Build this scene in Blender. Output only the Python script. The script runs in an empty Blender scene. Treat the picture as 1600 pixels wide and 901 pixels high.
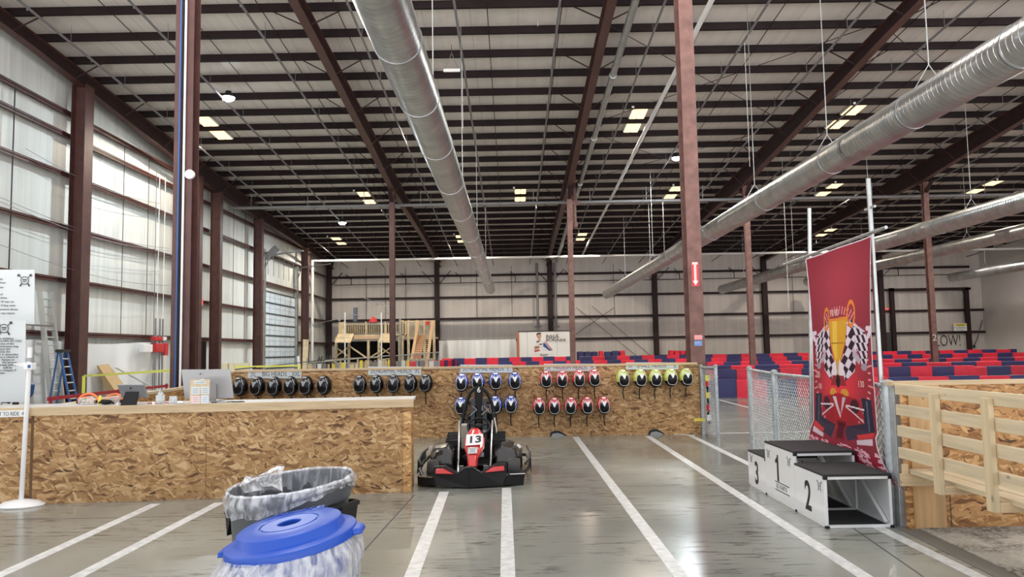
import bpy, bmesh, math, random
import numpy as np
from mathutils import Vector, Matrix, noise
random.seed(7)
R = math.radians
C = bpy.context.scene.collection
SC = bpy.context.scene

# ------------------------------------------------------------------ camera
CAM_H, FPX, PITCH, ROLL = 1.56, 1210.0, R(4.58), R(1.0)
fwd = Vector((0, math.cos(PITCH), math.sin(PITCH)))
up0 = Vector((0, -math.sin(PITCH), math.cos(PITCH)))
rt0 = Vector((1, 0, 0))
rt = rt0 * math.cos(ROLL) - up0 * math.sin(ROLL)
up = rt0 * math.sin(ROLL) + up0 * math.cos(ROLL)
EYE = Vector((0, 0, CAM_H))
cd = bpy.data.cameras.new('camera'); cam = bpy.data.objects.new('camera', cd); C.objects.link(cam)
cd.sensor_fit = 'HORIZONTAL'; cd.sensor_width = 36.0; cd.lens = 36.0 * FPX / 1600.0
cd.clip_start = 0.05; cd.clip_end = 300
m3 = Matrix((rt, up, -fwd)).transposed()
cam.matrix_world = Matrix.Translation(EYE) @ m3.to_4x4()
SC.camera = cam

# ------------------------------------------------------------------ light and exposure
SC.view_settings.view_transform = 'Standard'
SC.view_settings.look = 'None'
SC.view_settings.gamma = 1.0
SC.view_settings.use_curve_mapping = False
SC.view_settings.exposure = 0.0
SC.cycles.use_denoising = True
SC.cycles.max_bounces = 8
SC.cycles.diffuse_bounces = 6
SC.cycles.sample_clamp_indirect = 6
SC.cycles.caustics_reflective = False
SC.cycles.caustics_refractive = False
W = bpy.data.worlds.new('world'); SC.world = W; W.use_nodes = True
bg = W.node_tree.nodes['Background']
# open-end fill: pale sky over an added bright ground that lifts the ceiling
_n, _l = W.node_tree.nodes, W.node_tree.links
_tc = _n.new('ShaderNodeTexCoord'); _sp = _n.new('ShaderNodeSeparateXYZ'); _l.new(_tc.outputs['Generated'], _sp.inputs[0])
_mr = _n.new('ShaderNodeMapRange'); _mr.inputs['From Min'].default_value = -.03; _mr.inputs['From Max'].default_value = .03; _l.new(_sp.outputs[2], _mr.inputs['Value'])
_mx = _n.new('ShaderNodeMix'); _mx.data_type = 'RGBA'; _l.new(_mr.outputs[0], _mx.inputs['Factor'])
GROUND_FILL, SKY = 7.0, 1.25
_mx.inputs[6].default_value = (1.0*GROUND_FILL, .945*GROUND_FILL, .91*GROUND_FILL, 1); _mx.inputs[7].default_value = (.93*SKY, .95*SKY, 1.0*SKY, 1)
_l.new(_mx.outputs[2], bg.inputs[0]); bg.inputs[1].default_value = 1.0

PANEL_E, SPOT_W, LED_W, BACK_W = 1.5, 1150.0, 700.0, 260.0
def area_lamp(name, loc, size, power, col, shape='DISK', size_y=None):
    l = bpy.data.lights.new(name, 'AREA'); l.shape = shape; l.size = size
    if size_y: l.size_y = size_y
    l.energy = power; l.color = col
    o = bpy.data.objects.new(name, l); C.objects.link(o); o.location = loc
    return o
# added lamps where the hall's rows would go on over and behind the photographer
for x in (-13, -3.9, 5.2, 14.3):
    area_lamp('added_hall_lamp', (x, 9.0, 10.8), 1.2, BACK_W, (1, .93, .85))
    area_lamp('added_hall_lamp', (x, 17.5, 11.0), 1.2, BACK_W * .8, (1, .93, .85))

for p in ((23.4,33,10.1), (32.5,33,10.1), (36,44.7,9.4), (32.6,56.5,8.6)): area_lamp('added_hall_lamp', p, 1.2, 420, (1,.93,.85))  # added lamps past the seen rows that brighten the dark right wall
# ------------------------------------------------------------------ pixel helpers
def ray(px, py):
    return rt * ((px - 800) / FPX) - up * ((py - 450.5) / FPX) + fwd
def P(px, py, Y):
    d = ray(px, py); return EYE + d * (Y / d.y)
def F(px, py, z=0.0):
    d = ray(px, py); return EYE + d * ((z - CAM_H) / d.z)
def PXX(px, py, X):
    d = ray(px, py); return EYE + d * (X / d.x)
def PL(px, py, p0, n):
    d = ray(px, py); return EYE + d * ((p0 - EYE).dot(n) / d.dot(n))

# ------------------------------------------------------------------ mesh builder
class MB:
    def __init__(s): s.v = []; s.f = []; s.m = []; s.mi = 0
    def add(s, vs, fs):
        b = len(s.v); s.v += [tuple(q) for q in vs]
        for f in fs: s.f.append(tuple(i + b for i in f)); s.m.append(s.mi)
        return s
    def box(s, lo, hi, rot=None, piv=None):
        x0, y0, z0 = lo; x1, y1, z1 = hi
        vs = [Vector(q) for q in ((x0,y0,z0),(x1,y0,z0),(x1,y1,z0),(x0,y1,z0),(x0,y0,z1),(x1,y0,z1),(x1,y1,z1),(x0,y1,z1))]
        if rot is not None:
            p = Vector(piv) if piv is not None else (Vector(lo) + Vector(hi)) / 2
            vs = [p + rot @ (q - p) for q in vs]
        return s.add(vs, [(0,3,2,1),(4,5,6,7),(0,1,5,4),(1,2,6,5),(2,3,7,6),(3,0,4,7)])
    def hexa(s, a, b):
        """two quads a, b (4 points each) joined into a closed solid"""
        return s.add(list(a) + list(b), [(0,3,2,1),(4,5,6,7),(0,1,5,4),(1,2,6,5),(2,3,7,6),(3,0,4,7)])
    def bar(s, p, q, w, h, upv=(0,0,1)):
        p = Vector(p); q = Vector(q); d = (q - p).normalized(); u = Vector(upv)
        if abs(d.dot(u)) > .98: u = Vector((0,1,0)) if abs(d.y) < .9 else Vector((1,0,0))
        r = d.cross(u).normalized(); u = r.cross(d).normalized()
        A = [p + r*sx*w/2 + u*sz*h/2 for sx, sz in ((-1,-1),(1,-1),(1,1),(-1,1))]
        B = [q + r*sx*w/2 + u*sz*h/2 for sx, sz in ((-1,-1),(1,-1),(1,1),(-1,1))]
        return s.add(A + B, [(0,1,2,3),(7,6,5,4),(0,4,5,1),(1,5,6,2),(2,6,7,3),(3,7,4,0)])
    def cyl(s, p, q, r, n=12, r2=None, cap=True):
        p = Vector(p); q = Vector(q); r2 = r if r2 is None else r2
        d = (q - p).normalized(); u = Vector((0,0,1)) if abs(d.z) < .95 else Vector((1,0,0))
        a = d.cross(u).normalized(); b = a.cross(d).normalized(); vs = []
        for c, rr in ((p, r), (q, r2)):
            for i in range(n):
                t = 2*math.pi*i/n; vs.append(c + a*math.cos(t)*rr + b*math.sin(t)*rr)
        fs = [(i, n+i, n+(i+1)%n, (i+1)%n) for i in range(n)]
        if cap: fs += [tuple(range(n)), tuple(range(2*n-1, n-1, -1))]
        return s.add(vs, fs)
    def tube(s, pts, r, n=8, closed=False):
        pts = [Vector(p) for p in pts]; N = len(pts); vs = []; prev = None
        rs = r if isinstance(r, (list, tuple)) else [r]*N
        for i, p in enumerate(pts):
            if closed: t = (pts[(i+1)%N] - pts[i-1]).normalized()
            else: t = (pts[min(i+1,N-1)] - pts[max(i-1,0)]).normalized()
            if prev is None:
                u = Vector((0,0,1)) if abs(t.z) < .9 else Vector((1,0,0)); a = t.cross(u).normalized()
            else: a = (prev - t*prev.dot(t)).normalized()
            prev = a; b = t.cross(a)
            for k in range(n):
                an = 2*math.pi*k/n; vs.append(p + (a*math.cos(an) + b*math.sin(an))*rs[i])
        fs = []
        for i in range(N if closed else N-1):
            j = (i+1)%N
            for k in range(n): fs.append((i*n+k, i*n+(k+1)%n, j*n+(k+1)%n, j*n+k))
        if not closed: fs += [tuple(range(n-1,-1,-1)), tuple(range((N-1)*n, N*n))]
        return s.add(vs, fs)
    def lathe(s, prof, c, n=32, M=None, sx=1, sy=1):
        """prof: (r, z) list round the z axis at c; M optional 3x3"""
        c = Vector(c); vs = []
        for (r, z) in prof:
            for i in range(n):
                t = 2*math.pi*i/n; q = Vector((r*math.cos(t)*sx, r*math.sin(t)*sy, z))
                vs.append(c + (M @ q if M is not None else q))
        fs = []
        for j in range(len(prof)-1):
            for i in range(n): fs.append((j*n+i, j*n+(i+1)%n, (j+1)*n+(i+1)%n, (j+1)*n+i))
        return s.add(vs, fs)
    def ell(s, c, rx, ry, rz, nu=20, nv=12, fn=None, keep=None):
        """ellipsoid; fn(dir)->scale; keep(dir)->bool chooses faces"""
        c = Vector(c); vs = []; ds = []
        for j in range(nv+1):
            th = math.pi*j/nv
            for i in range(nu):
                ph = 2*math.pi*i/nu
                d = Vector((math.sin(th)*math.cos(ph), math.sin(th)*math.sin(ph), math.cos(th)))
                k = fn(d) if fn else 1
                ds.append(d); vs.append(c + Vector((d.x*rx*k, d.y*ry*k, d.z*rz*k)))
        fs = []
        for j in range(nv):
            for i in range(nu):
                q = (j*nu+i, (j+1)*nu+i, (j+1)*nu+(i+1)%nu, j*nu+(i+1)%nu)
                if keep:
                    m = (ds[q[0]]+ds[q[1]]+ds[q[2]]+ds[q[3]]).normalized()
                    if not keep(m): continue
                fs.append(q)
        return s.add(vs, fs)
    def prism(s, poly, ext):
        """poly: list of 3D points (planar), ext: extrusion vector"""
        n = len(poly); e = Vector(ext); A = [Vector(p) for p in poly]
        return s.add(A + [p + e for p in A], [tuple(range(n)), tuple(range(2*n-1,n-1,-1))] + [(i, n+i, n+(i+1)%n, (i+1)%n) for i in range(n)])
    def grid(s, fn, nu, nv, closed_u=False):
        vs = [fn(i/(nu if not closed_u else nu), j/nv) for j in range(nv+1) for i in range(nu+(0 if closed_u else 1))]
        w = nu + (0 if closed_u else 1); fs = []
        for j in range(nv):
            for i in range(nu):
                fs.append((j*w+i, j*w+(i+1)%w, (j+1)*w+(i+1)%w, (j+1)*w+i))
        return s.add(vs, fs)
    def build(s, name, mats, parent=None, smooth=False, bevel=0, solid=0, subsurf=0, fixn=True):
        if not isinstance(mats, (list, tuple)): mats = [mats]
        V = np.array(s.v, dtype=float)
        if parent is None: base = Vector(((V[:,0].min()+V[:,0].max())/2, (V[:,1].min()+V[:,1].max())/2, V[:,2].min()))
        else:
            base = Vector((0,0,0)); q = parent
            while q is not None: base += q.location; q = q.parent
        me = bpy.data.meshes.new(name)
        me.from_pydata([tuple(v - np.array(base)) for v in V], [], s.f)
        for mt in mats: me.materials.append(mt)
        for i, p in enumerate(me.polygons): p.material_index = s.m[i]
        if fixn and len(s.f) < 60000:
            bm = bmesh.new(); bm.from_mesh(me); bmesh.ops.delete(bm, geom=[v for v in bm.verts if not v.link_faces], context='VERTS'); (bmesh.ops.remove_doubles(bm, verts=bm.verts, dist=1e-5) if smooth else None); bmesh.ops.recalc_face_normals(bm, faces=bm.faces); bm.to_mesh(me); bm.free()
        if smooth:
            for p in me.polygons: p.use_smooth = True
            try: me.set_sharp_from_angle(angle=R(40))
            except Exception: pass
        o = bpy.data.objects.new(name, me); C.objects.link(o)
        if parent is not None: o.parent = parent
        else: o.location = base
        if bevel:
            b = o.modifiers.new('b', 'BEVEL'); b.width = bevel; b.segments = 2; b.limit_method = 'ANGLE'; b.angle_limit = R(40)
        if solid:
            b = o.modifiers.new('s', 'SOLIDIFY'); b.thickness = solid; b.offset = 0
        if subsurf:
            b = o.modifiers.new('u', 'SUBSURF'); b.levels = subsurf; b.render_levels = subsurf
        return o

def tag(o, label, cat, group=None, kind='thing'):
    o['label'] = label; o['category'] = cat; o['kind'] = kind
    if group: o['group'] = group
    return o
def thing(name, loc, label, cat, group=None):
    o = bpy.data.objects.new(name, None); C.objects.link(o); o.location = loc; o.empty_display_size = .1
    return tag(o, label, cat, group)
def struct(o): o['kind'] = 'structure'; return o
def copy_tree(o, parent=None):
    c = o.copy(); C.objects.link(c)
    if parent is not None: c.parent = parent
    for ch in list(o.children): copy_tree(ch, c)
    return c

# ------------------------------------------------------------------ materials
def nm(name):
    m = bpy.data.materials.new(name); m.use_nodes = True
    nt = m.node_tree; return m, nt, nt.nodes['Principled BSDF'], nt.nodes, nt.links
def mat(name, col, rough=.5, metal=0, var=0, vscale=8, bump=0, bscale=60, coat=0, spec=None, emit=None, es=0, stretch=(1,1,1)):
    m, nt, b, N, L = nm(name)
    b.inputs['Base Color'].default_value = (*col, 1); b.inputs['Roughness'].default_value = rough; b.inputs['Metallic'].default_value = metal
    if coat: b.inputs['Coat Weight'].default_value = coat; b.inputs['Coat Roughness'].default_value = .08
    if spec is not None: b.inputs['Specular IOR Level'].default_value = spec
    if emit: b.inputs['Emission Color'].default_value = (*emit, 1); b.inputs['Emission Strength'].default_value = es
    if var or bump:
        tc = N.new('ShaderNodeTexCoord'); mp = N.new('ShaderNodeMapping'); mp.inputs['Scale'].default_value = stretch
        L.new(tc.outputs['Object'], mp.inputs[0])
    if var:
        n = N.new('ShaderNodeTexNoise'); n.inputs['Scale'].default_value = vscale; n.inputs['Detail'].default_value = 5
        r = N.new('ShaderNodeValToRGB'); L.new(mp.outputs[0], n.inputs['Vector']); L.new(n.outputs['Fac'], r.inputs[0])
        r.color_ramp.elements[0].position = .3; r.color_ramp.elements[1].position = .7
        r.color_ramp.elements[0].color = (*[c*(1-var) for c in col], 1); r.color_ramp.elements[1].color = (*[min(1, c*(1+var)) for c in col], 1)
        L.new(r.outputs[0], b.inputs['Base Color'])
    if bump:
        n2 = N.new('ShaderNodeTexNoise'); n2.inputs['Scale'].default_value = bscale; L.new(mp.outputs[0], n2.inputs['Vector'])
        bp = N.new('ShaderNodeBump'); bp.inputs['Strength'].default_value = bump; bp.inputs['Distance'].default_value = .01
        L.new(n2.outputs['Fac'], bp.inputs['Height']); L.new(bp.outputs[0], b.inputs['Normal'])
    return m
def math_n(N, L, op, a, b=None, clamp=False):
    n = N.new('ShaderNodeMath'); n.operation = op; n.use_clamp = clamp
    for i, v in enumerate((a, b)):
        if v is None: continue
        if isinstance(v, (int, float)): n.inputs[i].default_value = v
        else: L.new(v, n.inputs[i])
    return n.outputs[0]
def mixc(N, L, fac, a, b):
    n = N.new('ShaderNodeMix'); n.data_type = 'RGBA'
    if isinstance(fac, (int, float)): n.inputs['Factor'].default_value = fac
    else: L.new(fac, n.inputs['Factor'])
    for k, v in ((6, a), (7, b)):
        if isinstance(v, tuple): n.inputs[k].default_value = (*v[:3], 1)
        else: L.new(v, n.inputs[k])
    return n.outputs[2]
def ramp(N, L, src, stops):
    r = N.new('ShaderNodeValToRGB'); L.new(src, r.inputs[0]); e = r.color_ramp.elements
    while len(e) < len(stops): e.new(.5)
    for i, (p, c) in enumerate(stops): e[i].position = p; e[i].color = (*c, 1) if len(c) == 3 else c
    return r.outputs[0]

def osb_mat(name, tint=(1,1,1)):
    m, nt, b, N, L = nm(name)
    g = N.new('ShaderNodeNewGeometry'); sp = N.new('ShaderNodeSeparateXYZ'); L.new(g.outputs['Position'], sp.inputs[0])
    u = math_n(N, L, 'ADD', sp.outputs[0], sp.outputs[1]); cb = N.new('ShaderNodeCombineXYZ'); L.new(u, cb.inputs[0]); L.new(sp.outputs[2], cb.inputs[1])
    wn = N.new('ShaderNodeTexNoise'); wn.inputs['Scale'].default_value = 5; L.new(cb.outputs[0], wn.inputs['Vector'])
    vm = N.new('ShaderNodeVectorMath'); vm.operation = 'SCALE'; vm.inputs['Scale'].default_value = .13; L.new(wn.outputs['Color'], vm.inputs[0])
    va = N.new('ShaderNodeVectorMath'); L.new(cb.outputs[0], va.inputs[0]); L.new(vm.outputs[0], va.inputs[1])
    cols = []; edges = []
    for k, (ang, sx, sy) in enumerate(((16, 10, 44), (-24, 11, 50), (2, 8, 36), (50, 14, 48))):
        mp = N.new('ShaderNodeMapping'); mp.inputs['Rotation'].default_value = (0, 0, R(ang)); mp.inputs['Location'].default_value = (k*3.3, k*1.7, 0)
        sc = N.new('ShaderNodeMapping'); sc.inputs['Scale'].default_value = (sx, sy, 1)
        L.new(va.outputs[0], mp.inputs[0]); L.new(mp.outputs[0], sc.inputs[0])
        v = N.new('ShaderNodeTexVoronoi'); v.inputs['Scale'].default_value = 1; L.new(sc.outputs[0], v.inputs['Vector'])
        s2 = N.new('ShaderNodeSeparateColor'); L.new(v.outputs['Color'], s2.inputs[0])
        cols.append((s2.outputs[0], s2.outputs[1]))
    T = lambda c: tuple(c[i]*tint[i] for i in range(3))
    stops = [(0, T((.085,.035,.012))), (.07, T((.22,.105,.036))), (.33, T((.37,.20,.078))), (.70, T((.47,.275,.115))), (1, T((.66,.45,.23)))]
    c0 = ramp(N, L, cols[0][0], stops)
    for k in (1, 2, 3):
        f = math_n(N, L, 'GREATER_THAN', cols[k][1], .55 if k < 3 else .84)
        c0 = mixc(N, L, f, c0, ramp(N, L, cols[k][0], stops))
    L.new(c0, b.inputs['Base Color']); b.inputs['Roughness'].default_value = .6
    return m
def wood_mat(name, col=(.68,.50,.30), axis=0, knots=True):
    m, nt, b, N, L = nm(name)
    tc = N.new('ShaderNodeTexCoord'); mp = N.new('ShaderNodeMapping'); L.new(tc.outputs['Object'], mp.inputs[0])
    s = [26, 26, 26]; s[axis] = 1.6; mp.inputs['Scale'].default_value = s
    n = N.new('ShaderNodeTexNoise'); n.inputs['Scale'].default_value = 1; n.inputs['Detail'].default_value = 4; L.new(mp.outputs[0], n.inputs['Vector'])
    c = ramp(N, L, n.outputs['Fac'], [(.3, tuple(v*.8 for v in col)), (.55, col), (.8, tuple(min(1, v*1.15) for v in col))])
    if knots:
        mp2 = N.new('ShaderNodeMapping'); s2 = [9, 9, 9]; s2[axis] = 5; mp2.inputs['Scale'].default_value = s2; L.new(tc.outputs['Object'], mp2.inputs[0])
        v = N.new('ShaderNodeTexVoronoi'); v.inputs['Scale'].default_value = .6; L.new(mp2.outputs[0], v.inputs['Vector'])
        k = ramp(N, L, v.outputs['Distance'], [(.04, (1,1,1)), (.1, (0,0,0))])
        c = mixc(N, L, k, c, tuple(v*.45 for v in col))
    L.new(c, b.inputs['Base Color']); b.inputs['Roughness'].default_value = .55
    return m

def concrete_mat():
    m, nt, b, N, L = nm('polished_concrete')
    g = N.new('ShaderNodeNewGeometry')
    n1 = N.new('ShaderNodeTexNoise'); n1.inputs['Scale'].default_value = .55; n1.inputs['Detail'].default_value = 6; L.new(g.outputs['Position'], n1.inputs['Vector'])
    n2 = N.new('ShaderNodeTexNoise'); n2.inputs['Scale'].default_value = 45; n2.inputs['Detail'].default_value = 3; L.new(g.outputs['Position'], n2.inputs['Vector'])
    c = ramp(N, L, n1.outputs['Fac'], [(.3, (.205,.214,.188)), (.7, (.335,.345,.305))])
    c = mixc(N, L, math_n(N, L, 'MULTIPLY', n2.outputs['Fac'], .22), c, (.13,.13,.115))
    # scuffs: short streaks that run across the lanes
    mp = N.new('ShaderNodeMapping'); mp.inputs['Scale'].default_value = (1.8, 11, 1); mp.inputs['Rotation'].default_value = (0,0,R(8)); L.new(g.outputs['Position'], mp.inputs[0])
    n3 = N.new('ShaderNodeTexNoise'); n3.inputs['Scale'].default_value = 1.3; n3.inputs['Detail'].default_value = 9; n3.inputs['Roughness'].default_value = .72; L.new(mp.outputs[0], n3.inputs['Vector'])
    k = ramp(N, L, n3.outputs['Fac'], [(.535, (0,0,0)), (.585, (1,1,1))])
    mp4 = N.new('ShaderNodeMapping'); mp4.inputs['Scale'].default_value = (.5, .35, 1); L.new(g.outputs['Position'], mp4.inputs[0])
    n4 = N.new('ShaderNodeTexNoise'); n4.inputs['Scale'].default_value = 2; L.new(mp4.outputs[0], n4.inputs['Vector'])
    k = math_n(N, L, 'MULTIPLY', k, ramp(N, L, n4.outputs['Fac'], [(.42, (0,0,0)), (.55, (1,1,1))]))
    c = mixc(N, L, math_n(N, L, 'MULTIPLY', k, .85), c, (.04,.038,.033))
    L.new(c, b.inputs['Base Color'])
    L.new(ramp(N, L, n1.outputs['Fac'], [(.3, (.14,.14,.14)), (.75, (.30,.30,.30))]), b.inputs['Roughness'])
    b.inputs['Specular IOR Level'].default_value = .6
    bp = N.new('ShaderNodeBump'); bp.inputs['Strength'].default_value = .06; bp.inputs['Distance'].default_value = .004
    n5 = N.new('ShaderNodeTexNoise'); n5.inputs['Scale'].default_value = 9; L.new(g.outputs['Position'], n5.inputs['Vector'])
    L.new(n5.outputs['Fac'], bp.inputs['Height']); L.new(bp.outputs[0], b.inputs['Normal'])
    return m
def sheet_mat(name, col, axis, streak=.1, seam=1.2, seamw=.02):
    """insulation facing: soft vertical streaks and faint seams; axis = horizontal axis of the wall"""
    m, nt, b, N, L = nm(name)
    g = N.new('ShaderNodeNewGeometry'); sp = N.new('ShaderNodeSeparateXYZ'); L.new(g.outputs['Position'], sp.inputs[0])
    mp = N.new('ShaderNodeMapping'); s = [.25, .25, .12]; s[axis] = 3.2; mp.inputs['Scale'].default_value = s; L.new(g.outputs['Position'], mp.inputs[0])
    n = N.new('ShaderNodeTexNoise'); n.inputs['Scale'].default_value = 1.2; n.inputs['Detail'].default_value = 5; L.new(mp.outputs[0], n.inputs['Vector'])
    c = ramp(N, L, n.outputs['Fac'], [(.3, tuple(v*(1-streak) for v in col)), (.7, tuple(min(1, v*(1+streak*.6)) for v in col))])
    n2 = N.new('ShaderNodeTexNoise'); n2.inputs['Scale'].default_value = .7; n2.inputs['Detail'].default_value = 6; L.new(g.outputs['Position'], n2.inputs['Vector'])
    c = mixc(N, L, ramp(N, L, n2.outputs['Fac'], [(.55, (0,0,0)), (.8, (.5,.5,.5))]), c, tuple(v*.72 for v in col))
    fr = math_n(N, L, 'FRACT', math_n(N, L, 'MULTIPLY', math_n(N, L, 'ADD', sp.outputs[axis], 100.0), 1/seam))
    k = math_n(N, L, 'LESS_THAN', fr, seamw/seam)
    c = mixc(N, L, math_n(N, L, 'MULTIPLY', k, .35), c, tuple(v*.55 for v in col))
    L.new(c, b.inputs['Base Color']); b.inputs['Roughness'].default_value = .42
    w = N.new('ShaderNodeBump'); w.inputs['Strength'].default_value = .5; w.inputs['Distance'].default_value = .04
    L.new(n.outputs['Fac'], w.inputs['Height']); L.new(w.outputs[0], b.inputs['Normal'])
    return m
def attr_mat(name, rough=.5):
    m, nt, b, N, L = nm(name)
    a = N.new('ShaderNodeAttribute'); a.attribute_name = 'print'; L.new(a.outputs['Color'], b.inputs['Base Color']); b.inputs['Roughness'].default_value = rough; b.inputs['Specular IOR Level'].default_value = .2
    return m
def spiral_mat():
    """galvanised spiral duct: helical seams along Y"""
    m, nt, b, N, L = nm('spiral_galvanised')
    tc = N.new('ShaderNodeTexCoord'); sp = N.new('ShaderNodeSeparateXYZ'); L.new(tc.outputs['Object'], sp.inputs[0])
    at = math_n(N, L, 'ARCTAN2', sp.outputs[2], sp.outputs[0])
    h = math_n(N, L, 'ADD', math_n(N, L, 'MULTIPLY', sp.outputs[1], 7.2), math_n(N, L, 'MULTIPLY', at, 1/(2*math.pi)))
    fr = math_n(N, L, 'FRACT', h)
    k = ramp(N, L, fr, [(0, (1,1,1)), (.09, (0,0,0)), (.91, (0,0,0)), (1, (1,1,1))])
    n = N.new('ShaderNodeTexNoise'); n.inputs['Scale'].default_value = 2.5; n.inputs['Detail'].default_value = 6; L.new(tc.outputs['Object'], n.inputs['Vector'])
    c = ramp(N, L, n.outputs['Fac'], [(.3, (.40,.41,.42)), (.7, (.60,.61,.61))])
    c = mixc(N, L, math_n(N, L, 'MULTIPLY', k, .45), c, (.16,.16,.17))
    L.new(c, b.inputs['Base Color']); b.inputs['Metallic'].default_value = .95; b.inputs['Roughness'].default_value = .30
    bp = N.new('ShaderNodeBump'); bp.inputs['Strength'].default_value = .7; bp.inputs['Distance'].default_value = .015
    L.new(k, bp.inputs['Height']); L.new(bp.outputs[0], b.inputs['Normal'])
    return m

M = {}
M['concrete'] = concrete_mat()
M['osb'] = osb_mat('osb'); M['osb_pale'] = osb_mat('osb_pale', (1.25,1.2,1.1)); M['osb_warm'] = osb_mat('osb_warm', (1.06,.95,.82))
M['pine'] = wood_mat('pine', (.60,.45,.27)); M['pine_y'] = wood_mat('pine_y', (.62,.51,.34), 1); M['pine_z'] = wood_mat('pine_z', (.60,.48,.30), 2); M['ply_z'] = wood_mat('ply_z', (.56,.35,.16), 2)
M['pine_far'] = mat('pine_far', (.62,.50,.32), .7, var=.25, vscale=3)
M['wall_left'] = sheet_mat('wall_left_facing', (.74,.77,.75), 1, .12, 1.22, .02)
M['wall_far'] = sheet_mat('wall_far_facing', (.60,.56,.53), 0, .10, 1.5, .03)
M['wall_right'] = mat('wall_right_paint', (.60,.57,.55), .7, var=.05, vscale=.6)
M['roof'] = sheet_mat('roof_facing', (.80,.74,.70), 0, .07, 1.52, .05)
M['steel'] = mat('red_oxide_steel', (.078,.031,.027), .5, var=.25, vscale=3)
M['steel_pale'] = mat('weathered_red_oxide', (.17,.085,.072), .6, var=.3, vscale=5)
M['purlin'] = mat('purlin_steel', (.014,.008,.009), .7, spec=.2, var=.2, vscale=2)
M['steel_dark'] = mat('dark_oxide_steel', (.026,.013,.014), .6, spec=.3, var=.25, vscale=3)
M['duct'] = spiral_mat()
M['collar'] = mat('duct_collar', (.30,.31,.32), .35, .9)
M['galv'] = mat('galvanised', (.42,.44,.44), .38, .8, var=.15, vscale=6)
M['galv_dull'] = mat('dull_pipe', (.22,.22,.23), .5, .4)
M['galv_fence'] = mat('fence_galvanised', (.44,.48,.50), .42, .45, var=.2, vscale=14)
M['white'] = mat('white_paint', (.80,.81,.81), .5)
M['white_gloss'] = mat('white_gloss', (.82,.83,.84), .2, coat=.5)
M['line'] = mat('line_paint', (.62,.63,.62), .4, var=.22, vscale=14)
M['black'] = mat('black_plastic', (.010,.010,.011), .42, spec=.28)
M['black_gloss'] = mat('black_gloss', (.005,.005,.007), .22, spec=.3)
M['black_matt'] = mat('black_matt', (.014,.014,.015), .8, spec=.25)
M['carpet'] = mat('deck_carpet', (.035,.033,.034), .95, var=.3, vscale=60, bump=.4, bscale=400)
M['rubber'] = mat('tyre_rubber', (.035,.033,.033), .6, bump=.2)
M['chrome'] = mat('chrome', (.75,.76,.78), .18, 1)
M['red'] = mat('red_gloss', (.62,.02,.022), .28, coat=.6)
M['red_matt'] = mat('red_matt', (.55,.03,.035), .55)
M['vinyl_red'] = mat('red_vinyl', (.80,.022,.055), .40, var=.1, vscale=4)
M['vinyl_navy'] = mat('navy_vinyl', (.030,.030,.13), .40, var=.15, vscale=4)
M['blue_lid'] = mat('blue_plastic', (.008,.075,.47), .36, bump=.08, bscale=300)
M['blue'] = mat('blue_paint', (.02,.10,.30), .45)
M['grey_bin'] = mat('grey_plastic', (.075,.08,.088), .45)
M['alu'] = mat('ladder_aluminium', (.52,.53,.52), .4, .6)
M['yellow'] = mat('yellow_plastic', (.80,.68,.10), .5)
M['tape'] = mat('caution_tape', (.78,.80,.14), .5)
M['orange'] = mat('orange_plastic', (.90,.20,.06), .4)
M['card'] = mat('cardboard', (.48,.33,.17), .8)
M['grey'] = mat('mid_grey', (.30,.31,.33), .5)
M['silver'] = mat('silver_plastic', (.34,.345,.35), .4, .3)
M['ink'] = mat('ink', (.015,.015,.018), .6)
M['ink_soft'] = mat('soft_ink', (.06,.065,.07), .6)
M['paper'] = mat('paper', (.58,.62,.63), .6)
M['sheet'] = mat('plastic_sheeting', (.76,.78,.80), .35, bump=.3, bscale=3)
M['print'] = attr_mat('printed_cloth', .85); M['print_gloss'] = attr_mat('printed_board', .4)
M['led'] = mat('led_lens', (1,1,1), .3, emit=(.86,.95,1.0), es=60)
M['lamp'] = mat('lamp_lens', (1,.9,.7), .4, emit=(1.0,.72,.40), es=PANEL_E)
M['skin'] = mat('skin', (.6,.4,.3), .6)

def clear_mat(name, tint, amount):
    m, nt, b, N, L = nm(name)
    b.inputs['Base Color'].default_value = (*tint, 1); b.inputs['Roughness'].default_value = .22; b.inputs['Specular IOR Level'].default_value = .9
    tr = N.new('ShaderNodeBsdfTransparent'); mx = N.new('ShaderNodeMixShader'); out = N['Material Output']
    tc = N.new('ShaderNodeTexCoord'); n = N.new('ShaderNodeTexNoise'); n.inputs['Scale'].default_value = 1; n.inputs['Detail'].default_value = 5; n.inputs['Distortion'].default_value = .6
    mp = N.new('ShaderNodeMapping'); mp.inputs['Scale'].default_value = (26, 26, 7); mp.inputs['Rotation'].default_value = (.3, .35, 0); L.new(tc.outputs['Object'], mp.inputs[0]); L.new(mp.outputs[0], n.inputs['Vector'])
    L.new(ramp(N, L, n.outputs['Fac'], [(.38, (amount*.35,)*3), (.62, (min(1,amount*1.7),)*3)]), mx.inputs[0])
    bp = N.new('ShaderNodeBump'); bp.inputs['Strength'].default_value = 1; bp.inputs['Distance'].default_value = .03; L.new(n.outputs['Fac'], bp.inputs['Height']); L.new(bp.outputs[0], b.inputs['Normal'])
    L.new(tr.outputs[0], mx.inputs[1]); L.new(b.outputs[0], mx.inputs[2]); L.new(mx.outputs[0], out.inputs['Surface'])
    return m
M['liner'] = clear_mat('clear_liner', (.80,.82,.86), .36)
M['glass'] = clear_mat('clear_plastic', (.8,.82,.82), .35)

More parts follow.
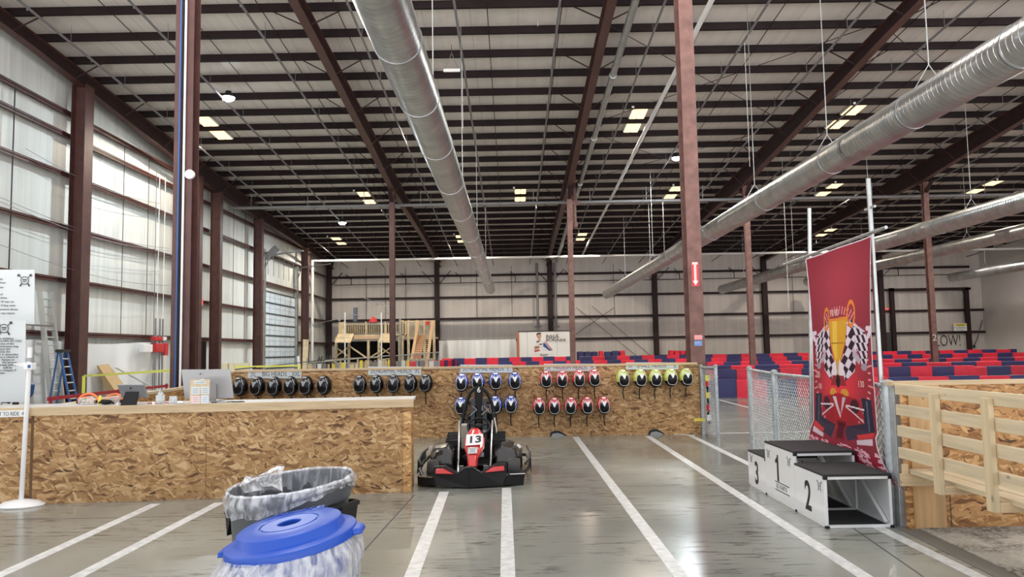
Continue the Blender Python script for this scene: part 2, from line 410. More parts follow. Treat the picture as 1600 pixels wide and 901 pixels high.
def text_mesh(txt, size, origin, right, upv, material, parent, name='lettering', depth=.002, align='LEFT', spacing=1.0, sx=1.0, bold=0, fitw=None):
    """lettering as a thin solid: size = cap-ish height in metres"""
    cu = bpy.data.curves.new('t', 'FONT'); cu.body = txt; cu.size = size*1.38; cu.align_x = align; cu.space_character = spacing; cu.extrude = depth/2; cu.offset = bold
    to = bpy.data.objects.new('t', cu); C.objects.link(to)
    dg = bpy.context.evaluated_depsgraph_get(); dg.update()
    me = bpy.data.meshes.new_from_object(to.evaluated_get(dg)); bpy.data.objects.remove(to)
    if fitw:
        xs_ = [v.co.x for v in me.vertices]; x0_ = min(xs_); sx = fitw/(max(xs_)-x0_)
        for v in me.vertices: v.co.x -= x0_
    right = Vector(right).normalized(); upv = Vector(upv).normalized(); nrm = right.cross(upv).normalized()
    base = Vector((0,0,0)); q = parent
    while q is not None: base += q.location; q = q.parent
    for v in me.vertices:
        c = v.co.copy(); v.co = Vector(origin) + right*c.x*sx + upv*c.y + nrm*(c.z + depth/2) - base
    me.materials.clear(); me.materials.append(material)
    o = bpy.data.objects.new(name, me); C.objects.link(o)
    if parent is not None: o.parent = parent
    return o

def raster(fn_surf, img, name, material, parent=None):
    """surface fn_surf(u,v) (v down) carrying a printed picture img[h,w,3] (linear colours)"""
    h, w, _ = img.shape
    vs = [fn_surf(i/w, j/h) for j in range(h+1) for i in range(w+1)]
    fs = [(j*(w+1)+i, (j+1)*(w+1)+i, (j+1)*(w+1)+i+1, j*(w+1)+i+1) for j in range(h) for i in range(w)]
    mb = MB(); mb.add(vs, fs)
    o = mb.build(name, material, parent, smooth=True, fixn=False)
    ca = o.data.color_attributes.new('print', 'FLOAT_COLOR', 'CORNER')
    a = np.ones((h*w, 4, 4), dtype=np.float32); a[:, :, :3] = img.reshape(-1, 1, 3)
    ca.data.foreach_set('color', a.reshape(-1))
    return o
class Pic:
    """tiny polygon painter for printed pictures, coordinates in 0..1"""
    def __init__(s, w, h, col):
        s.w, s.h = w, h; s.a = np.zeros((h, w, 3), dtype=np.float32); s.a[:] = col
        s.X, s.Y = np.meshgrid((np.arange(w)+.5)/w, (np.arange(h)+.5)/h)
    def poly(s, pts, col, al=1):
        ins = np.zeros_like(s.X, dtype=bool); n = len(pts)
        for i in range(n):
            x0, y0 = pts[i]; x1, y1 = pts[(i+1)%n]
            if y0 == y1: continue
            c = ((y0 > s.Y) != (y1 > s.Y)) & (s.X < (x1-x0)*(s.Y-y0)/(y1-y0)+x0); ins ^= c
        s.a[ins] = s.a[ins]*(1-al) + np.array(col)*al
    def ell(s, cx, cy, rx, ry, col, hole=0, al=1):
        d = ((s.X-cx)/rx)**2 + ((s.Y-cy)/ry)**2; m = (d <= 1) & (d >= hole*hole)
        s.a[m] = s.a[m]*(1-al) + np.array(col)*al
    def line(s, p, q, wx, col, asp=1):
        (x0, y0), (x1, y1) = p, q; dx, dy = (x1-x0), (y1-y0)*asp; l = math.hypot(dx, dy) or 1
        nx, ny = -dy/l*wx/2, dx/l*wx/2/asp
        s.poly([(x0+nx, y0+ny), (x1+nx, y1+ny), (x1-nx, y1-ny), (x0-nx, y0-ny)], col)
def logo(mb, c, right, upv, r, off):
    """crossed axes behind a ring, as thin solid marks"""
    c = Vector(c); right = Vector(right).normalized(); upv = Vector(upv).normalized(); n = right.cross(upv)*off
    pt = lambda x, y: c + right*x*r + upv*y*r + n
    ring = [pt(.62*math.cos(t), .62*math.sin(t)) for t in [2*math.pi*k/20 for k in range(20)]]
    mb.tube(ring, r*.05, 4, True)
    for sx in (-1, 1):
        mb.bar(pt(sx*.55, .45), pt(sx*.95, .85), r*.12, .001, n)
        mb.bar(pt(sx*.50, -.50), pt(sx*.78, -.95), r*.20, .001, n)
        a = [pt(sx*.70, .98), pt(sx*1.12, 1.05), pt(sx*1.2, .60), pt(sx*.93, .72)]
        mb.prism(a, n.normalized()*.001)
    mb.bar(pt(-.35, .12), pt(.35, .12), r*.16, .001, n); mb.bar(pt(-.28, -.16), pt(.28, -.16), r*.12, .001, n)
# ================================================================== the hall
ROOF0, SLOPE = CAM_H + 12.04, .066
def zr(Y): return ROOF0 - SLOPE*Y            # mid height of the purlins
PUR = lambda k: 24.5 + 1.685*k
YB, XL, XR, YN = 65.4, -15.75, 39.7, 8.0
mb = MB(); mb.box((XL-.2, -2.5, -.2), (XR+.2, YB+.2, 0)); struct(mb.build('floor', M['concrete']))
mb = MB(); mb.hexa([(XL,YN,zr(YN)+.14),(XR,YN,zr(YN)+.14),(XR,YN,zr(YN)+.34),(XL,YN,zr(YN)+.34)], [(XL,YB,zr(YB)+.14),(XR,YB,zr(YB)+.14),(XR,YB,zr(YB)+.34),(XL,YB,zr(YB)+.34)])
struct(mb.build('ceiling', M['roof']))
mb = MB(); mb.prism([(XL,YN,0),(XL,YB,0),(XL,YB,zr(YB)+.14),(XL,YN,zr(YN)+.14)], (-.2,0,0)); struct(mb.build('wall_left', M['wall_left']))
mb = MB(); mb.box((XL,YB,0),(XR,YB+.2,zr(YB)+.14)); struct(mb.build('wall_back', M['wall_far']))
mb = MB(); mb.prism([(XR,YN,0),(XR,YB,0),(XR,YB,zr(YB)+.14),(XR,YN,zr(YN)+.14)], (.2,0,0)); struct(mb.build('wall_right', M['wall_right']))

# rafters on the frame lines
FR = [-6.1 + 9.144*i for i in range(-1, 5)]
FR[0] = -15.15
ords = ['along the left wall', 'left of the big round duct', 'beside the thin silver drain pipe in the middle', 'right of the near red column', 'right of the silver podium banner poles', 'nearest the right wall']
rlab = ['dark red steel roof beam running along the top of the left wall', 'dark red steel roof beam left of the overhead duct',
        'dark red steel roof beam with silver pipe running beside it', 'wide dark red steel roof beam crossing above the long right duct',
        'dark red steel roof beam above the red banner', 'dark red steel roof beam farthest right, above the right ducts']
def zraf(Y, i):
    d = .45 + .5*max(0, 1-abs(Y-39.8)/16)          # tapered: deepest over the middle columns
    return zr(Y)-.13-d
for i, x in enumerate(FR):
    r = thing('roof_beam', (x, 39, 9), rlab[i], 'beam')
    ys = [YN+.3, 20, 24, 28, 32, 36, 39.8, 43, 47, 52, 58, 65.3]
    w = MB()
    for a, b in zip(ys, ys[1:]):
        w.hexa([(x-.012,a,zraf(a,i)),(x+.012,a,zraf(a,i)),(x+.012,a,zr(a)-.13),(x-.012,a,zr(a)-.13)], [(x-.012,b,zraf(b,i)),(x+.012,b,zraf(b,i)),(x+.012,b,zr(b)-.13),(x-.012,b,zr(b)-.13)])
    w.build('web', M['steel_dark'], r)
    w = MB()
    for a, b in zip(ys, ys[1:]):
        for zf in (lambda y: zraf(y,i), lambda y: zr(y)-.15):
            w.hexa([(x-.14,a,zf(a)-.02),(x+.14,a,zf(a)-.02),(x+.14,a,zf(a)),(x-.14,a,zf(a))], [(x-.14,b,zf(b)-.02),(x+.14,b,zf(b)-.02),(x+.14,b,zf(b)),(x-.14,b,zf(b))])
    w.build('flange', M['steel'], r)
    for k in range(-7, 24, 2):
        Y = PUR(k)
        for s in (-1, 1):
            if i == 0 and s < 0: continue
            b = MB(); b.bar((x+s*.1, Y, zraf(Y,i)), (x+s*1.1, Y, zr(Y)-.1), .035, .035); b.build('flange_brace', M['steel_dark'], r)
# purlins
for k in range(-8, 24):
    Y = PUR(k); z = zr(Y); p = MB()
    p.box((XL+.05, Y-.006, z-.15), (XR-.05, Y+.006, z+.13)); p.box((XL+.05, Y-.10, z-.155), (XR-.05, Y+.006, z-.14)); p.box((XL+.05, Y-.006, z+.118), (XR-.05, Y+.08, z+.13))
    tag(p.build('roof_purlin', M['purlin']), 'thin dark steel purlin running crosswise under the pale roof', 'purlin', 'dark purlins crossing under the pale roof')
# sprinkler lines and sag rods that follow the slope
def sloped(x, d, r, y0=9, y1=64.5, n=8):
    m = MB(); m.cyl((x,y0,zr(y0)-d),(x,y1,zr(y1)-d), r, n)
    for y in np.arange(y0+1, y1-.5, 3.4):
        m.cyl((x,y,zr(y)-d),(x,y,zr(y)-.05), .008, 5); m.cyl((x,y+1.2,zr(y+1.2)-d),(x,y+1.2,zr(y+1.2)-d-.09), .018, 6)
    return m
for j in range(-4, 14):
    x = -1.52 + 3.048*j
    if x < XL+.4 or x > XR-.4: continue
    tag(sloped(x, .62, .038).build('sprinkler_pipe', M['galv_dull'], smooth=True), 'dull grey sprinkler branch pipe running lengthwise below the purlins', 'pipe', 'sprinkler branch pipes under the roof')
for j in range(-5, 19):
    x = -2.9 + 2.286*j
    if x < XL+.4 or x > XR-.4: continue
    m = MB(); m.cyl((x,9,zr(9)-.08),(x,64.9,zr(64.9)-.08), .016, 5)
    tag(m.build('sag_rod', M['steel_dark']), 'thin dark rod tying the purlins together lengthwise', 'rod', 'thin rods between the purlins')
# wind bracing diagonals
for (xa, ya, xb, yb) in ((3.3, 33, 12, 24), (3.3, 24, 12, 33), (12.4, 24.5, 21, 33), (3.3, 42, 12, 33.5), (3.3,33.5,12,42)):
    m = MB(); m.cyl((xa,ya,zr(ya)-.2),(xb,yb,zr(yb)-.2), .014, 5)
    tag(m.build('brace_rod', M['steel_dark']), 'thin diagonal bracing rod under the roof between two beams', 'rod', 'diagonal roof bracing rods')

# ------------------------------------------------------------------ columns
def hcol(x, y, ztop, w, d, label, mt='steel', zb=0, face='y'):
    r = thing('steel_column', (x, y, zb), label, 'column')
    m = MB(); t = .016
    if face == 'y':
        m.box((x-w/2, y-d/2, zb), (x+w/2, y-d/2+t, ztop)); m.box((x-w/2, y+d/2-t, zb), (x+w/2, y+d/2, ztop)); m.box((x-t/2, y-d/2+t, zb), (x+t/2, y+d/2-t, ztop))
    else:
        m.box((x-d/2, y-w/2, zb), (x-d/2+t, y+w/2, ztop)); m.box((x+d/2-t, y-w/2, zb), (x+d/2, y+w/2, ztop)); m.box((x-d/2+t, y-t/2, zb), (x+d/2-t, y+t/2, ztop))
    m.build('shaft', M[mt], r)
    if zb == 0:
        m = MB(); m.box((x-w/2-.06, y-d/2-.06, 0), (x+w/2+.06, y+d/2+.06, .025)); m.build('base_plate', M[mt], r)
    return r
c0 = P(1079, 300, 13.95); NRX = P(1084, 400, 13.95).x
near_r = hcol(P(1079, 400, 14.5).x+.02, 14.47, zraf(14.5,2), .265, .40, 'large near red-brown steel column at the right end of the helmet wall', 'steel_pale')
NLX = P(284, 350, 13.95).x
near_l = hcol(NLX, 14.1, zraf(14.1,1), .34, .30, 'large near red-brown steel column with blue and white conduits, left')
m = MB(); m.cyl((NLX-.06, 13.92, .3), (NLX-.06, 13.92, 12), .016, 8); m.build('blue_conduit', M['blue'], near_l)
m = MB(); m.cyl((NLX+.03, 13.92, 0.1), (NLX+.03, 13.92, 12), .021, 8); m.build('white_conduit', M['white'], near_l)
m = MB(); m.cyl((NLX-.018, 13.93, .2), (NLX-.018, 13.93, 12), .010, 6); m.build('dark_conduit', M['black'], near_l)
q = P(296, 272, 13.9); m = MB(); m.cyl((q.x, 13.95, q.z), (q.x, 13.89, q.z), .085, 20); m.build('round_sensor', M['white'], near_l)
for px, lab, i in ((613, 'slim far steel column between the wooden staircase and the black XL helmets', 1), (892, 'slim far steel column right of the white racing banner', 2),
                   (1170, 'slim far steel column standing behind the chain-link gate', 3), (1452, 'slim far steel column with a white number 2', 4)):
    x = P(px, 420, 39.8).x
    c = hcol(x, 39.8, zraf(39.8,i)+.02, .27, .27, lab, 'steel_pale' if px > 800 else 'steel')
    if px == 1452:
        text_mesh('2', .34, P(1457, 532, 39.6), (1,0,0), (0,0,1), M['paper'], c, 'painted_number')
    for s in (-1, 1):
        m = MB(); m.bar((x, 39.8+s*.1, zraf(39.8,i)-.55), (x, 39.8+s*.75, zraf(39.8,i)-.05), .05, .2, (1,0,0)); m.build('haunch', M['steel_dark'], c)
# left wall columns
for px, w, lab in ((123, .9, 'broad dark red wall column on the left, behind the blue stepladder'), (306, .36, 'rust-streaked wall column close behind the conduit column'),
                   (338, .35, 'dark red wall column left of the grey wall bay, by the computer'), (404, .35, 'dark red wall column at the left edge of the big roll-up door'),
                   (477, .35, 'dark red wall column at the right edge of the big roll-up door')):
    X = -15.1; Y = PXX(px, 400, X).y
    hcol(X, Y, zraf(Y,0)+.02, w*.62 if px == 123 else w, .5, lab, 'steel' , face='x')
for i, (px, lab) in enumerate(((514, 'dark steel column in the far left corner of the hall'), (683, 'dark steel column on the far wall right of the staircase'),
                   (860, 'dark steel column on the far wall above the racing banner'), (1024, 'dark steel column on the far wall above the stacked seats'),
                   (1196, 'dark steel column on the far wall left of the red banner'), (1378, 'dark steel column on the far wall beside the exit sign'))):
    x = P(px, 480, 65.0).x
    hcol(x, 65.05, zr(65)-.2, .42, .3, lab, 'steel_dark')
    for s in (-1, 1):
        if i == 0 and s < 0: continue
        m = MB(); m.bar((x+s*.05, 65.0, zr(65)-2.2), (x+s*1.2, 64.6, zr(65)-1.0), .05, .05)
        tag(m.build('corner_brace', M['steel_dark']), 'small diagonal brace at the head of a far wall column', 'brace', 'braces on the far wall columns')
# girts: far wall and left wall
gl = [2.45, 4.3, 6.1, 7.95]
gname = ['lowest', 'second', 'third', 'fourth', 'fifth', 'topmost']
for i, z in enumerate(gl):
    m = MB(); zz = z; m.box((XL+.4, YB-.22, zz-.015), (XR if i < 2 else XR-1.0, YB-.02, zz+.015)); m.box((XL+.4, YB-.235, zz-.10), (XR if i < 2 else XR-1.0, YB-.22, zz+.10))
    tag(m.build('wall_girt', M['steel_dark']), 'horizontal dark steel girt on the far wall, %s from the floor' % gname[i], 'girt', 'far wall girts')
for i, z in enumerate([2.40, 4.25, 6.1, 7.95, 9.35, 10.15]):
    m = MB(); y1 = YB-.3 if z < 8.4 else (ROOF0-.5-z)/SLOPE
    for ya_, yb_ in (((YN+.1, 47.9), (55.9, y1)) if z < 5.5 else ((YN+.1, y1),)):
        m.box((XL+.02, ya_, z-.012), (XL+.26, yb_, z+.012)); m.box((XL+.245, ya_, z-.09), (XL+.26, yb_, z+.09))
    tag(m.build('wall_girt', M['steel']), 'horizontal dark red girt along the left wall, %s from the floor' % gname[i], 'girt', 'left wall girts')
for px in (17, 193, 232, 366, 384):
    y = PXX(px, 400, XL+.3).y; m = MB(); m.cyl((XL+.25,y,2.4),(XL+.25,y,min(10.2, zr(y)-.7)), .02 if px < 30 else .014, 5)
    tag(m.build('girt_rod', M['ink']), 'thin black vertical rod joining the left wall girts', 'rod', 'rods on the left wall')
for px in (572, 602, 634, 745, 800, 960, 1080, 1240):
    q = P(px, 480, YB-.25); m = MB(); m.cyl((q.x,q.y,4.3 if px > 640 else 4.3),(q.x,q.y,zr(65)-.6), .02, 5)
    tag(m.build('girt_rod', M['steel_dark']), 'thin dark vertical rod joining the far wall girts', 'rod', 'rods on the far wall')
for (a, b) in (((900,522),(960,480)), ((925,478),(1022,560)), ((900,480),(1000,560))):
    p = P(*a, YB-.3); q = P(*b, YB-.3); m = MB(); m.cyl(p, q, .02, 5)
    tag(m.build('brace_cable', M['steel_dark']), 'thin diagonal bracing cable on the far wall above the stacked seats', 'cable', 'far wall bracing cables')
# pipes on the far wall beside the column (two vertical pipes)
for px, t in ((840, 'left'), (868, 'right')):
    q = P(px, 480, 64.7); m = MB(); m.cyl((q.x,64.6,0),(q.x,64.6,zr(64.6)-.5), .11, 10); m.cyl((q.x-.3,64.55,P(px,510,64.6).z),(q.x+.3,64.55,P(px,510,64.6).z), .05, 6)
    tag(m.build('riser_pipe', M['galv_dull'], smooth=True), 'vertical grey riser pipe %s of the far column above the racing banner' % t, 'pipe')

# ------------------------------------------------------------------ long cross pipes
yp = 41.3; z = P(800, 317.5, yp).z; m = MB(); m.cyl((XL+.6, yp, z), (XR-.5, yp, z), .09, 10)
for x in np.arange(-14, 38, 3.048): m.cyl((x,yp,z),(x,yp,zr(yp)-.6), .02, 5)
tag(m.build('sprinkler_main', M['galv_dull'], smooth=True), 'long grey sprinkler main crossing the whole hall under the beams', 'pipe')
yw = 58.0; zw = P(800, 402, yw).z; xd = P(488, 450, yw).x
m = MB(); m.cyl((xd, yw, zw), (XR-.3, yw, zw), .085, 10); m.cyl((xd, yw, 1.0), (xd, yw, zw+.08), .11, 10)
tag(m.build('white_conduit', M['white'], smooth=True), 'long white pipe across the far end with a vertical drop on its left', 'pipe')
z = 7.3; m = MB(); m.cyl((XL+.8, 64.9, z), (XR-2, 64.9, z), .035, 6)
for i, x in enumerate(np.arange(-13.5, 34, 4.6)): m.tube([(x,64.85,z),(x,64.85,z+.45),(x-.45,64.8,z+.9)], .035, 6)
tag(m.build('wall_pipe', M['steel_dark']), 'thin dark pipe with upturned branches high on the far wall', 'pipe')

# silver drain pipe beside the middle beam
xs = FR[2]+.62
m = MB(); ys = [9, 14.5, 20, 26.5, 33, 40, 47, 56, 63]
for a, b in zip(ys, ys[1:]): m.cyl((xs,a,zr(a)-.75),(xs,b,zr(b)-.75), .115, 12); m.cyl((xs,b-.1,zr(b)-.75),(xs,b+.1,zr(b)-.75), .14, 12)
r = tag(m.build('drain_pipe', M['galv'], smooth=True), 'silver pipe with joint collars running beside the middle roof beam', 'pipe')
# white pipe slanting
m = MB(); p, q = P(1112, 0, 20), P(910, 398, 62); p2 = p + (p-q)*.12
m.cyl(p2, q, .075, 10); tag(m.build('white_pipe', M['white'], smooth=True), 'thin white pipe running diagonally under the roof right of centre', 'pipe')

# ------------------------------------------------------------------ spiral ducts
def duct(pn, pf, Yn, Yf, Hd, rad, label, seg, wires=(), reg=()):
    """pn/pf: screen positions of near and far ends; Hd: height over the eye"""
    # fixed heights: X from the far end
    z = CAM_H + Hd
    a = P(*pf, Yf); x = a.x; zf = a.z
    r = thing('spiral_duct', (x, (Yn+Yf)/2, z), label, 'duct')
    m = MB(); m.cyl((x,Yn,z),(x,Yf,z), rad, 40); o = m.build('duct_shell', M['duct'], r, smooth=True)
    for y in seg:
        m = MB(); m.cyl((x,y-.022,z),(x,y+.022,z), rad+.009, 40); m.build('joint_collar', M['collar'], r, smooth=True)
    m = MB(); m.cyl((x,Yf-.03,z),(x,Yf+.01,z), rad*.97, 40); m.build('end_cap', M['collar'], r)
    for y in wires:
        m = MB(); m.cyl((x,y,z+rad+.28),(x,y,zr(y)-.1), .012, 5); m.bar((x,y,z+rad+.3),(x-rad*.8,y,z+rad*.62), .012, .012); m.bar((x,y,z+rad+.3),(x+rad*.8,y,z+rad*.62), .012, .012)
        m.build('hanger_wire', M['galv'], r)
    for y in reg:
        m = MB(); n = 6
        for k in range(2):
            A = []
            for j in range(n+1):
                t = math.pi + R(-25 + 50*j/n) - R(5); A.append((t))
            rr = rad + (.012 if k == 0 else .02); y0, y1 = (y-.3, y+.3) if k == 0 else (y-.24, y+.24)
            for t0, t1 in zip(A, A[1:]):
                m.add([(x+math.cos(t0)*rr,y0,z-math.sin(t0)*rr*1),(x+math.cos(t1)*rr,y0,z-math.sin(t1)*rr),(x+math.cos(t1)*rr,y1,z-math.sin(t1)*rr),(x+math.cos(t0)*rr,y1,z-math.sin(t0)*rr)], [(0,1,2,3)])
        m.build('air_register', M['galv'], r)
    return r
duct((617,0), (766,452), 4.5, 53.0, 4.22, .335, 'big silver spiral duct hanging overhead left of centre', [8.2,10.2,12.6,15.5,19,23,27.5,32,38,45], [15,24,34,45])
duct((1600,105), (948,455), 5.0, 60.0, 4.22, .335, 'long silver spiral duct crossing the right side in front of the columns', [8.0,10.8,13.8,17.4,22,28,35,44,52], [13.2,17.6,23,30,40,50], [16.5])
duct((1600,325), (1128,452), 12.0, 62.0, 4.6, .34, 'second silver duct on the right, passing behind the red banner', [18,24,30,38,46,54], [20,28,36,46,56], [24.5])
duct((1600,385), (1262,452), 18.0, 62.0, 5.1, .34, 'third silver duct on the right, ending behind the red banner', [26,34,42,50], [30,40,52])
duct((1600,427), (1487,442), 30.0, 61.5, 5.2, .34, 'short far silver duct with closed end near the right wall', [38,48], [38,48,57])

# ------------------------------------------------------------------ lamps
LP = [(333,5,'warm twin-panel ceiling light by the conduit column, upper left'), (655,5,'warm twin-panel ceiling light half hidden behind the big duct'), (993,5,'warm twin-panel ceiling light right of the silver pipe'), (1322,5,'warm twin-panel ceiling light above the long right duct'),
      (572,12,'warm twin-panel ceiling light left of the slim column'), (813,12,'warm twin-panel ceiling light right of the duct, centre'), (1053,12,'warm twin-panel ceiling light peeking left of the near right column'), (1297,12,'warm twin-panel ceiling light just under the long right duct'), (1541,12,'warm twin-panel ceiling light far right above the second duct'),
      (528,19,'small far ceiling light near the roll-up door'), (720,19,'small far ceiling light just left of the duct end'), (909,19,'small far ceiling light right of the middle column'), (1293,19,'small far ceiling light above the red banner pole')]
for px, k, lab in LP:
    Y = PUR(k); py = {5:186, 12:304, 19:372}[k]
    x = P(px, py, Y).x; z = zr(Y)
    r = thing('ceiling_light', (x, Y, z), lab, 'ceiling light', 'warm ceiling lights')
    for s in (-1, 1):
        yc = Y + s*.84; zc = zr(yc) - .02
        m = MB(); m.hexa([(x-.34,yc-.68,zr(yc-.68)),(x+.34,yc-.68,zr(yc-.68)),(x+.34,yc-.68,zr(yc-.68)+.09),(x-.34,yc-.68,zr(yc-.68)+.09)], [(x-.34,yc+.68,zr(yc+.68)),(x+.34,yc+.68,zr(yc+.68)),(x+.34,yc+.68,zr(yc+.68)+.09),(x-.34,yc+.68,zr(yc+.68)+.09)])
        h = m.build('housing', M['white'], r)
        for sx in (-1, 1):
            m = MB(); a, b = yc-.62, yc+.62; x0, x1 = x+sx*.165-.14, x+sx*.165+.14
            m.hexa([(x0,a,zr(a)-.03),(x1,a,zr(a)-.03),(x1,a,zr(a)),(x0,a,zr(a))], [(x0,b,zr(b)-.03),(x1,b,zr(b)-.03),(x1,b,zr(b)),(x0,b,zr(b))]); m.build('lamp_panel', M['lamp'], r)
    sl = bpy.data.lights.new('ceiling_light_glow', 'SPOT'); sl.energy = SPOT_W; sl.color = (1,.87,.70); sl.spot_size = R(165); sl.spot_blend = .4; sl.shadow_soft_size = .02
    so = bpy.data.objects.new('ceiling_light_glow', sl); C.objects.link(so); so.location = (x, Y, z-.25)
    m = MB(); m.box((x-.42, Y-1.7, zr(Y-1.7)-.14), (x-.32, Y-1.55, zr(Y-1.7)-.02)); m.build('motion_sensor', M['white'], r)
for px, py, Y, lab in ((357,153,28.3,'bright round white lamp hanging by the left column'), (535,348,47.5,'bright round white lamp hanging toward the far left'), (1057,247,37.0,'bright round white lamp beside the near right column')):
    q = P(px, py, Y)
    r = thing('round_lamp', q, lab, 'lamp')
    m = MB(); m.lathe([(.0,-.12),(.12,-.10),(.20,-.05),(.23,.02)], q, 28); m.build('lens', M['led'], r)
    m = MB(); m.lathe([(.21,.0),(.24,.03),(.22,.10),(.12,.16),(.10,.26),(0,.26)], q, 28); m.build('housing', M['black_matt'], r, smooth=True)
    m = MB(); m.cyl(q+Vector((0,0,.26)), (q.x,q.y,zr(q.y)-.1), .012, 6); m.build('hanging_rod', M['galv'], r)
    area_lamp('round_lamp_light', q-Vector((0,0,.16)), .4, LED_W, (.86,.95,1.0))

# hanging wires
for px, y0, y1, Y in ((1166,0,260,26), (1036,270,395,45), (1014,270,410,46), (722,0,200,26), (740,350,385,56), (1222,20,480,38)):
    a = P(px, (y0+y1)/2, Y); b = P(px, y1, Y); m = MB(); m.cyl((a.x,Y,b.z),(a.x,Y,zr(Y)+.14), .009, 5)
    tag(m.build('hanging_wire', M['white']), 'thin pale wire hanging straight down from the roof', 'wire', 'wires hanging from the roof')
q = P(706, 110, 25.5); r = thing('hanging_sign', q, 'small white rectangular fixture hung just right of the big duct', 'fixture')
m = MB(); m.box((q.x-.28,q.y-.03,q.z-.05),(q.x+.28,q.y+.03,q.z+.05)); m.build('panel', M['white'], r)
for s in (-1,1):
    m = MB(); m.cyl((q.x+s*.22,q.y,q.z+.05),(q.x,q.y,q.z+.6), .01, 5); m.cyl((q.x,q.y,q.z+.6),(q.x,q.y,zr(q.y)), .01, 5); m.build('wire', M['galv_dull'], r)
q = P(840, 29, 24.3); r = thing('wireless_puck', q, 'small white round disc hanging from the roof at top centre', 'device')
m = MB(); m.lathe([(0,-.04),(.1,-.03),(.125,0),(.1,.04),(0,.05)], q, 20); m.build('disc', M['white'], r, smooth=True)
m = MB(); m.cyl(q+Vector((0,0,.05)), (q.x,q.y,zr(q.y)), .01, 6); m.build('stem', M['white'], r)
# red valve hanging near the slim column
q = P(898, 335, 40.8); m = MB(); m.cyl((q.x,q.y,q.z-.5),(q.x,q.y,zr(q.y)+.02), .10, 10); m.ell((q.x,q.y,q.z-.55), .17,.17,.22, 12, 8)
m.box((q.x-.25,q.y-.1,q.z+.5),(q.x+.25,q.y+.1,q.z+.75)); tag(m.build('sprinkler_valve', M['steel_pale'], smooth=True), 'rusty red sprinkler valve hanging right of the slim middle column', 'valve')

# ------------------------------------------------------------------ floor markings
def fline(p, q, w, label, ext=0):
    a, b = F(*p), F(*q); d = (b-a).normalized(); b = b + d*ext; n = Vector((-d.y, d.x, 0))*w/2; z = Vector((0,0,.002)); m = MB()
    A = [a-n, a+n, b+n, b-n]; m.prism(A, z)
    return tag(m.build('floor_line', M['line']), label, 'floor line')
LW = .105
fline((243,787),(0,898), LW, 'white floor line running left from the counter, left of two', .6)
fline((343,785),(120,901), LW, 'white floor line running left from the counter, right of two', .6)
fline((694,768),(643,901), LW, 'white floor line from under the go-kart, left of two', .8)
fline((791.5,762),(793.5,901), LW, 'white floor line from under the go-kart, right of two', .8)
fline((899,682),(1065,901), LW, 'long white floor line starting below the left floor notch of the helmet wall', .8)
fline((1012,681),(1352,901), LW, 'long white floor line starting below the right floor notch', .8)
fline((1077,679),(1530,901), LW*.95, 'long white floor line passing beside the podium', .5)
fline((1048,677.5),(1085,679.5), LW, 'short white floor dash at the foot of the helmet wall')
m = MB(); a, b = F(1100,677), F(1300,676); m.box((a.x,a.y-.04,0),(b.x,a.y+.04,.002)); tag(m.build('floor_line', M['line']), 'thin white floor line crossing behind the chain-link fence', 'floor line')
m = MB(); a, b = F(1122,624), F(1172,637); d=(b-a).normalized(); n=Vector((-d.y,d.x,0))*.05; m.prism([a-n,a+n,b+n,b-n],(0,0,.002)); tag(m.build('floor_line', M['line']), 'thin slanting white line on the track floor beyond the gate', 'floor line')
for i, (p, q) in enumerate((((648,772),(560,870)), ((870,761),(1160,757)), ((1130,684),(1600,1010)), ((600,800),(0,812)), ((940,678),(1300,674)))):
    a, b = F(*p), F(*q); d = (b-a).normalized(); n = Vector((-d.y,d.x,0))*.006; m = MB(); m.prism([a-n,a+n,b+n,b-n],(0,0,.0012))
    o = m.build('trim_%d' % (i+1), M['ink_soft']); struct(o)
# ================================================================== helmet wall
Z = Vector((0,0,1))
A2, B2 = F(1093,677.5), F(645,684.5)
WD = (A2-B2).normalized(); WN = Vector((WD.y,-WD.x,0))          # WN looks to the camera
def WP(px, py, off=0.0):
    return PL(px, py, A2 + WN*off, WN)
L2 = WP(366, 600); L2.z = 0
hw_top = 1.27
wall = thing('plywood_wall', (A2+L2)/2, 'low particle-board wall on which all the helmets hang', 'partition')
seams = [366, 505, 655, 860, 1093]
for a, b in zip(seams, seams[1:]):
    p, q = WP(a, 600), WP(b, 600); p.z = q.z = 0; m = MB()
    e = WD*.002
    m.hexa([p+e, q-e, q-e-WN*.018, p+e-WN*.018], [v+Z*(hw_top-.02) for v in (p+e, q-e, q-e-WN*.018, p+e-WN*.018)])
    m.build('board_panel', M['osb'], wall)
m = MB()
for t in np.linspace(.01, .99, 13):
    p = L2.lerp(A2, t); m.bar(p-WN*.065, p-WN*.065+Z*(hw_top-.03), .038, .089, tuple(WN))
m.build('stud_frame', M['pine_z'], wall)
m = MB(); m.hexa([L2+WN*.02+Z*(hw_top-.02), A2+WN*.02+Z*(hw_top-.02), A2-WN*.12+Z*(hw_top-.02), L2-WN*.12+Z*(hw_top-.02)], [v+Z*(hw_top+.018) for v in (L2+WN*.02, A2+WN*.02, A2-WN*.12, L2-WN*.12)])
m.build('top_board', M['pine'], wall)
# dark notches at the floor
for px, lab in ((871, 'left'), (1025, 'right')):
    c = WP(px, 680, .004); c.z = 0; pts = [c + WD*x + Z*z for x, z in ((-.14,0),(-.12,.07),(-.05,.10),(.03,.095),(.09,.06),(.15,.02),(.15,0))]
    m = MB(); m.prism(pts, WN*.002); m.build('floor_notch', M['ink'], wall)
    m = MB(); c2 = c+WN*.02; m.prism([c2 + WD*x + Z*z for x, z in ((-.11,0),(-.09,.045),(0,.06),(.08,.035),(.14,0))], WN*.01); tag(m.build('plastic_wedge', M['silver']), 'small grey wedge in the %s floor notch of the helmet wall' % lab, 'wedge')

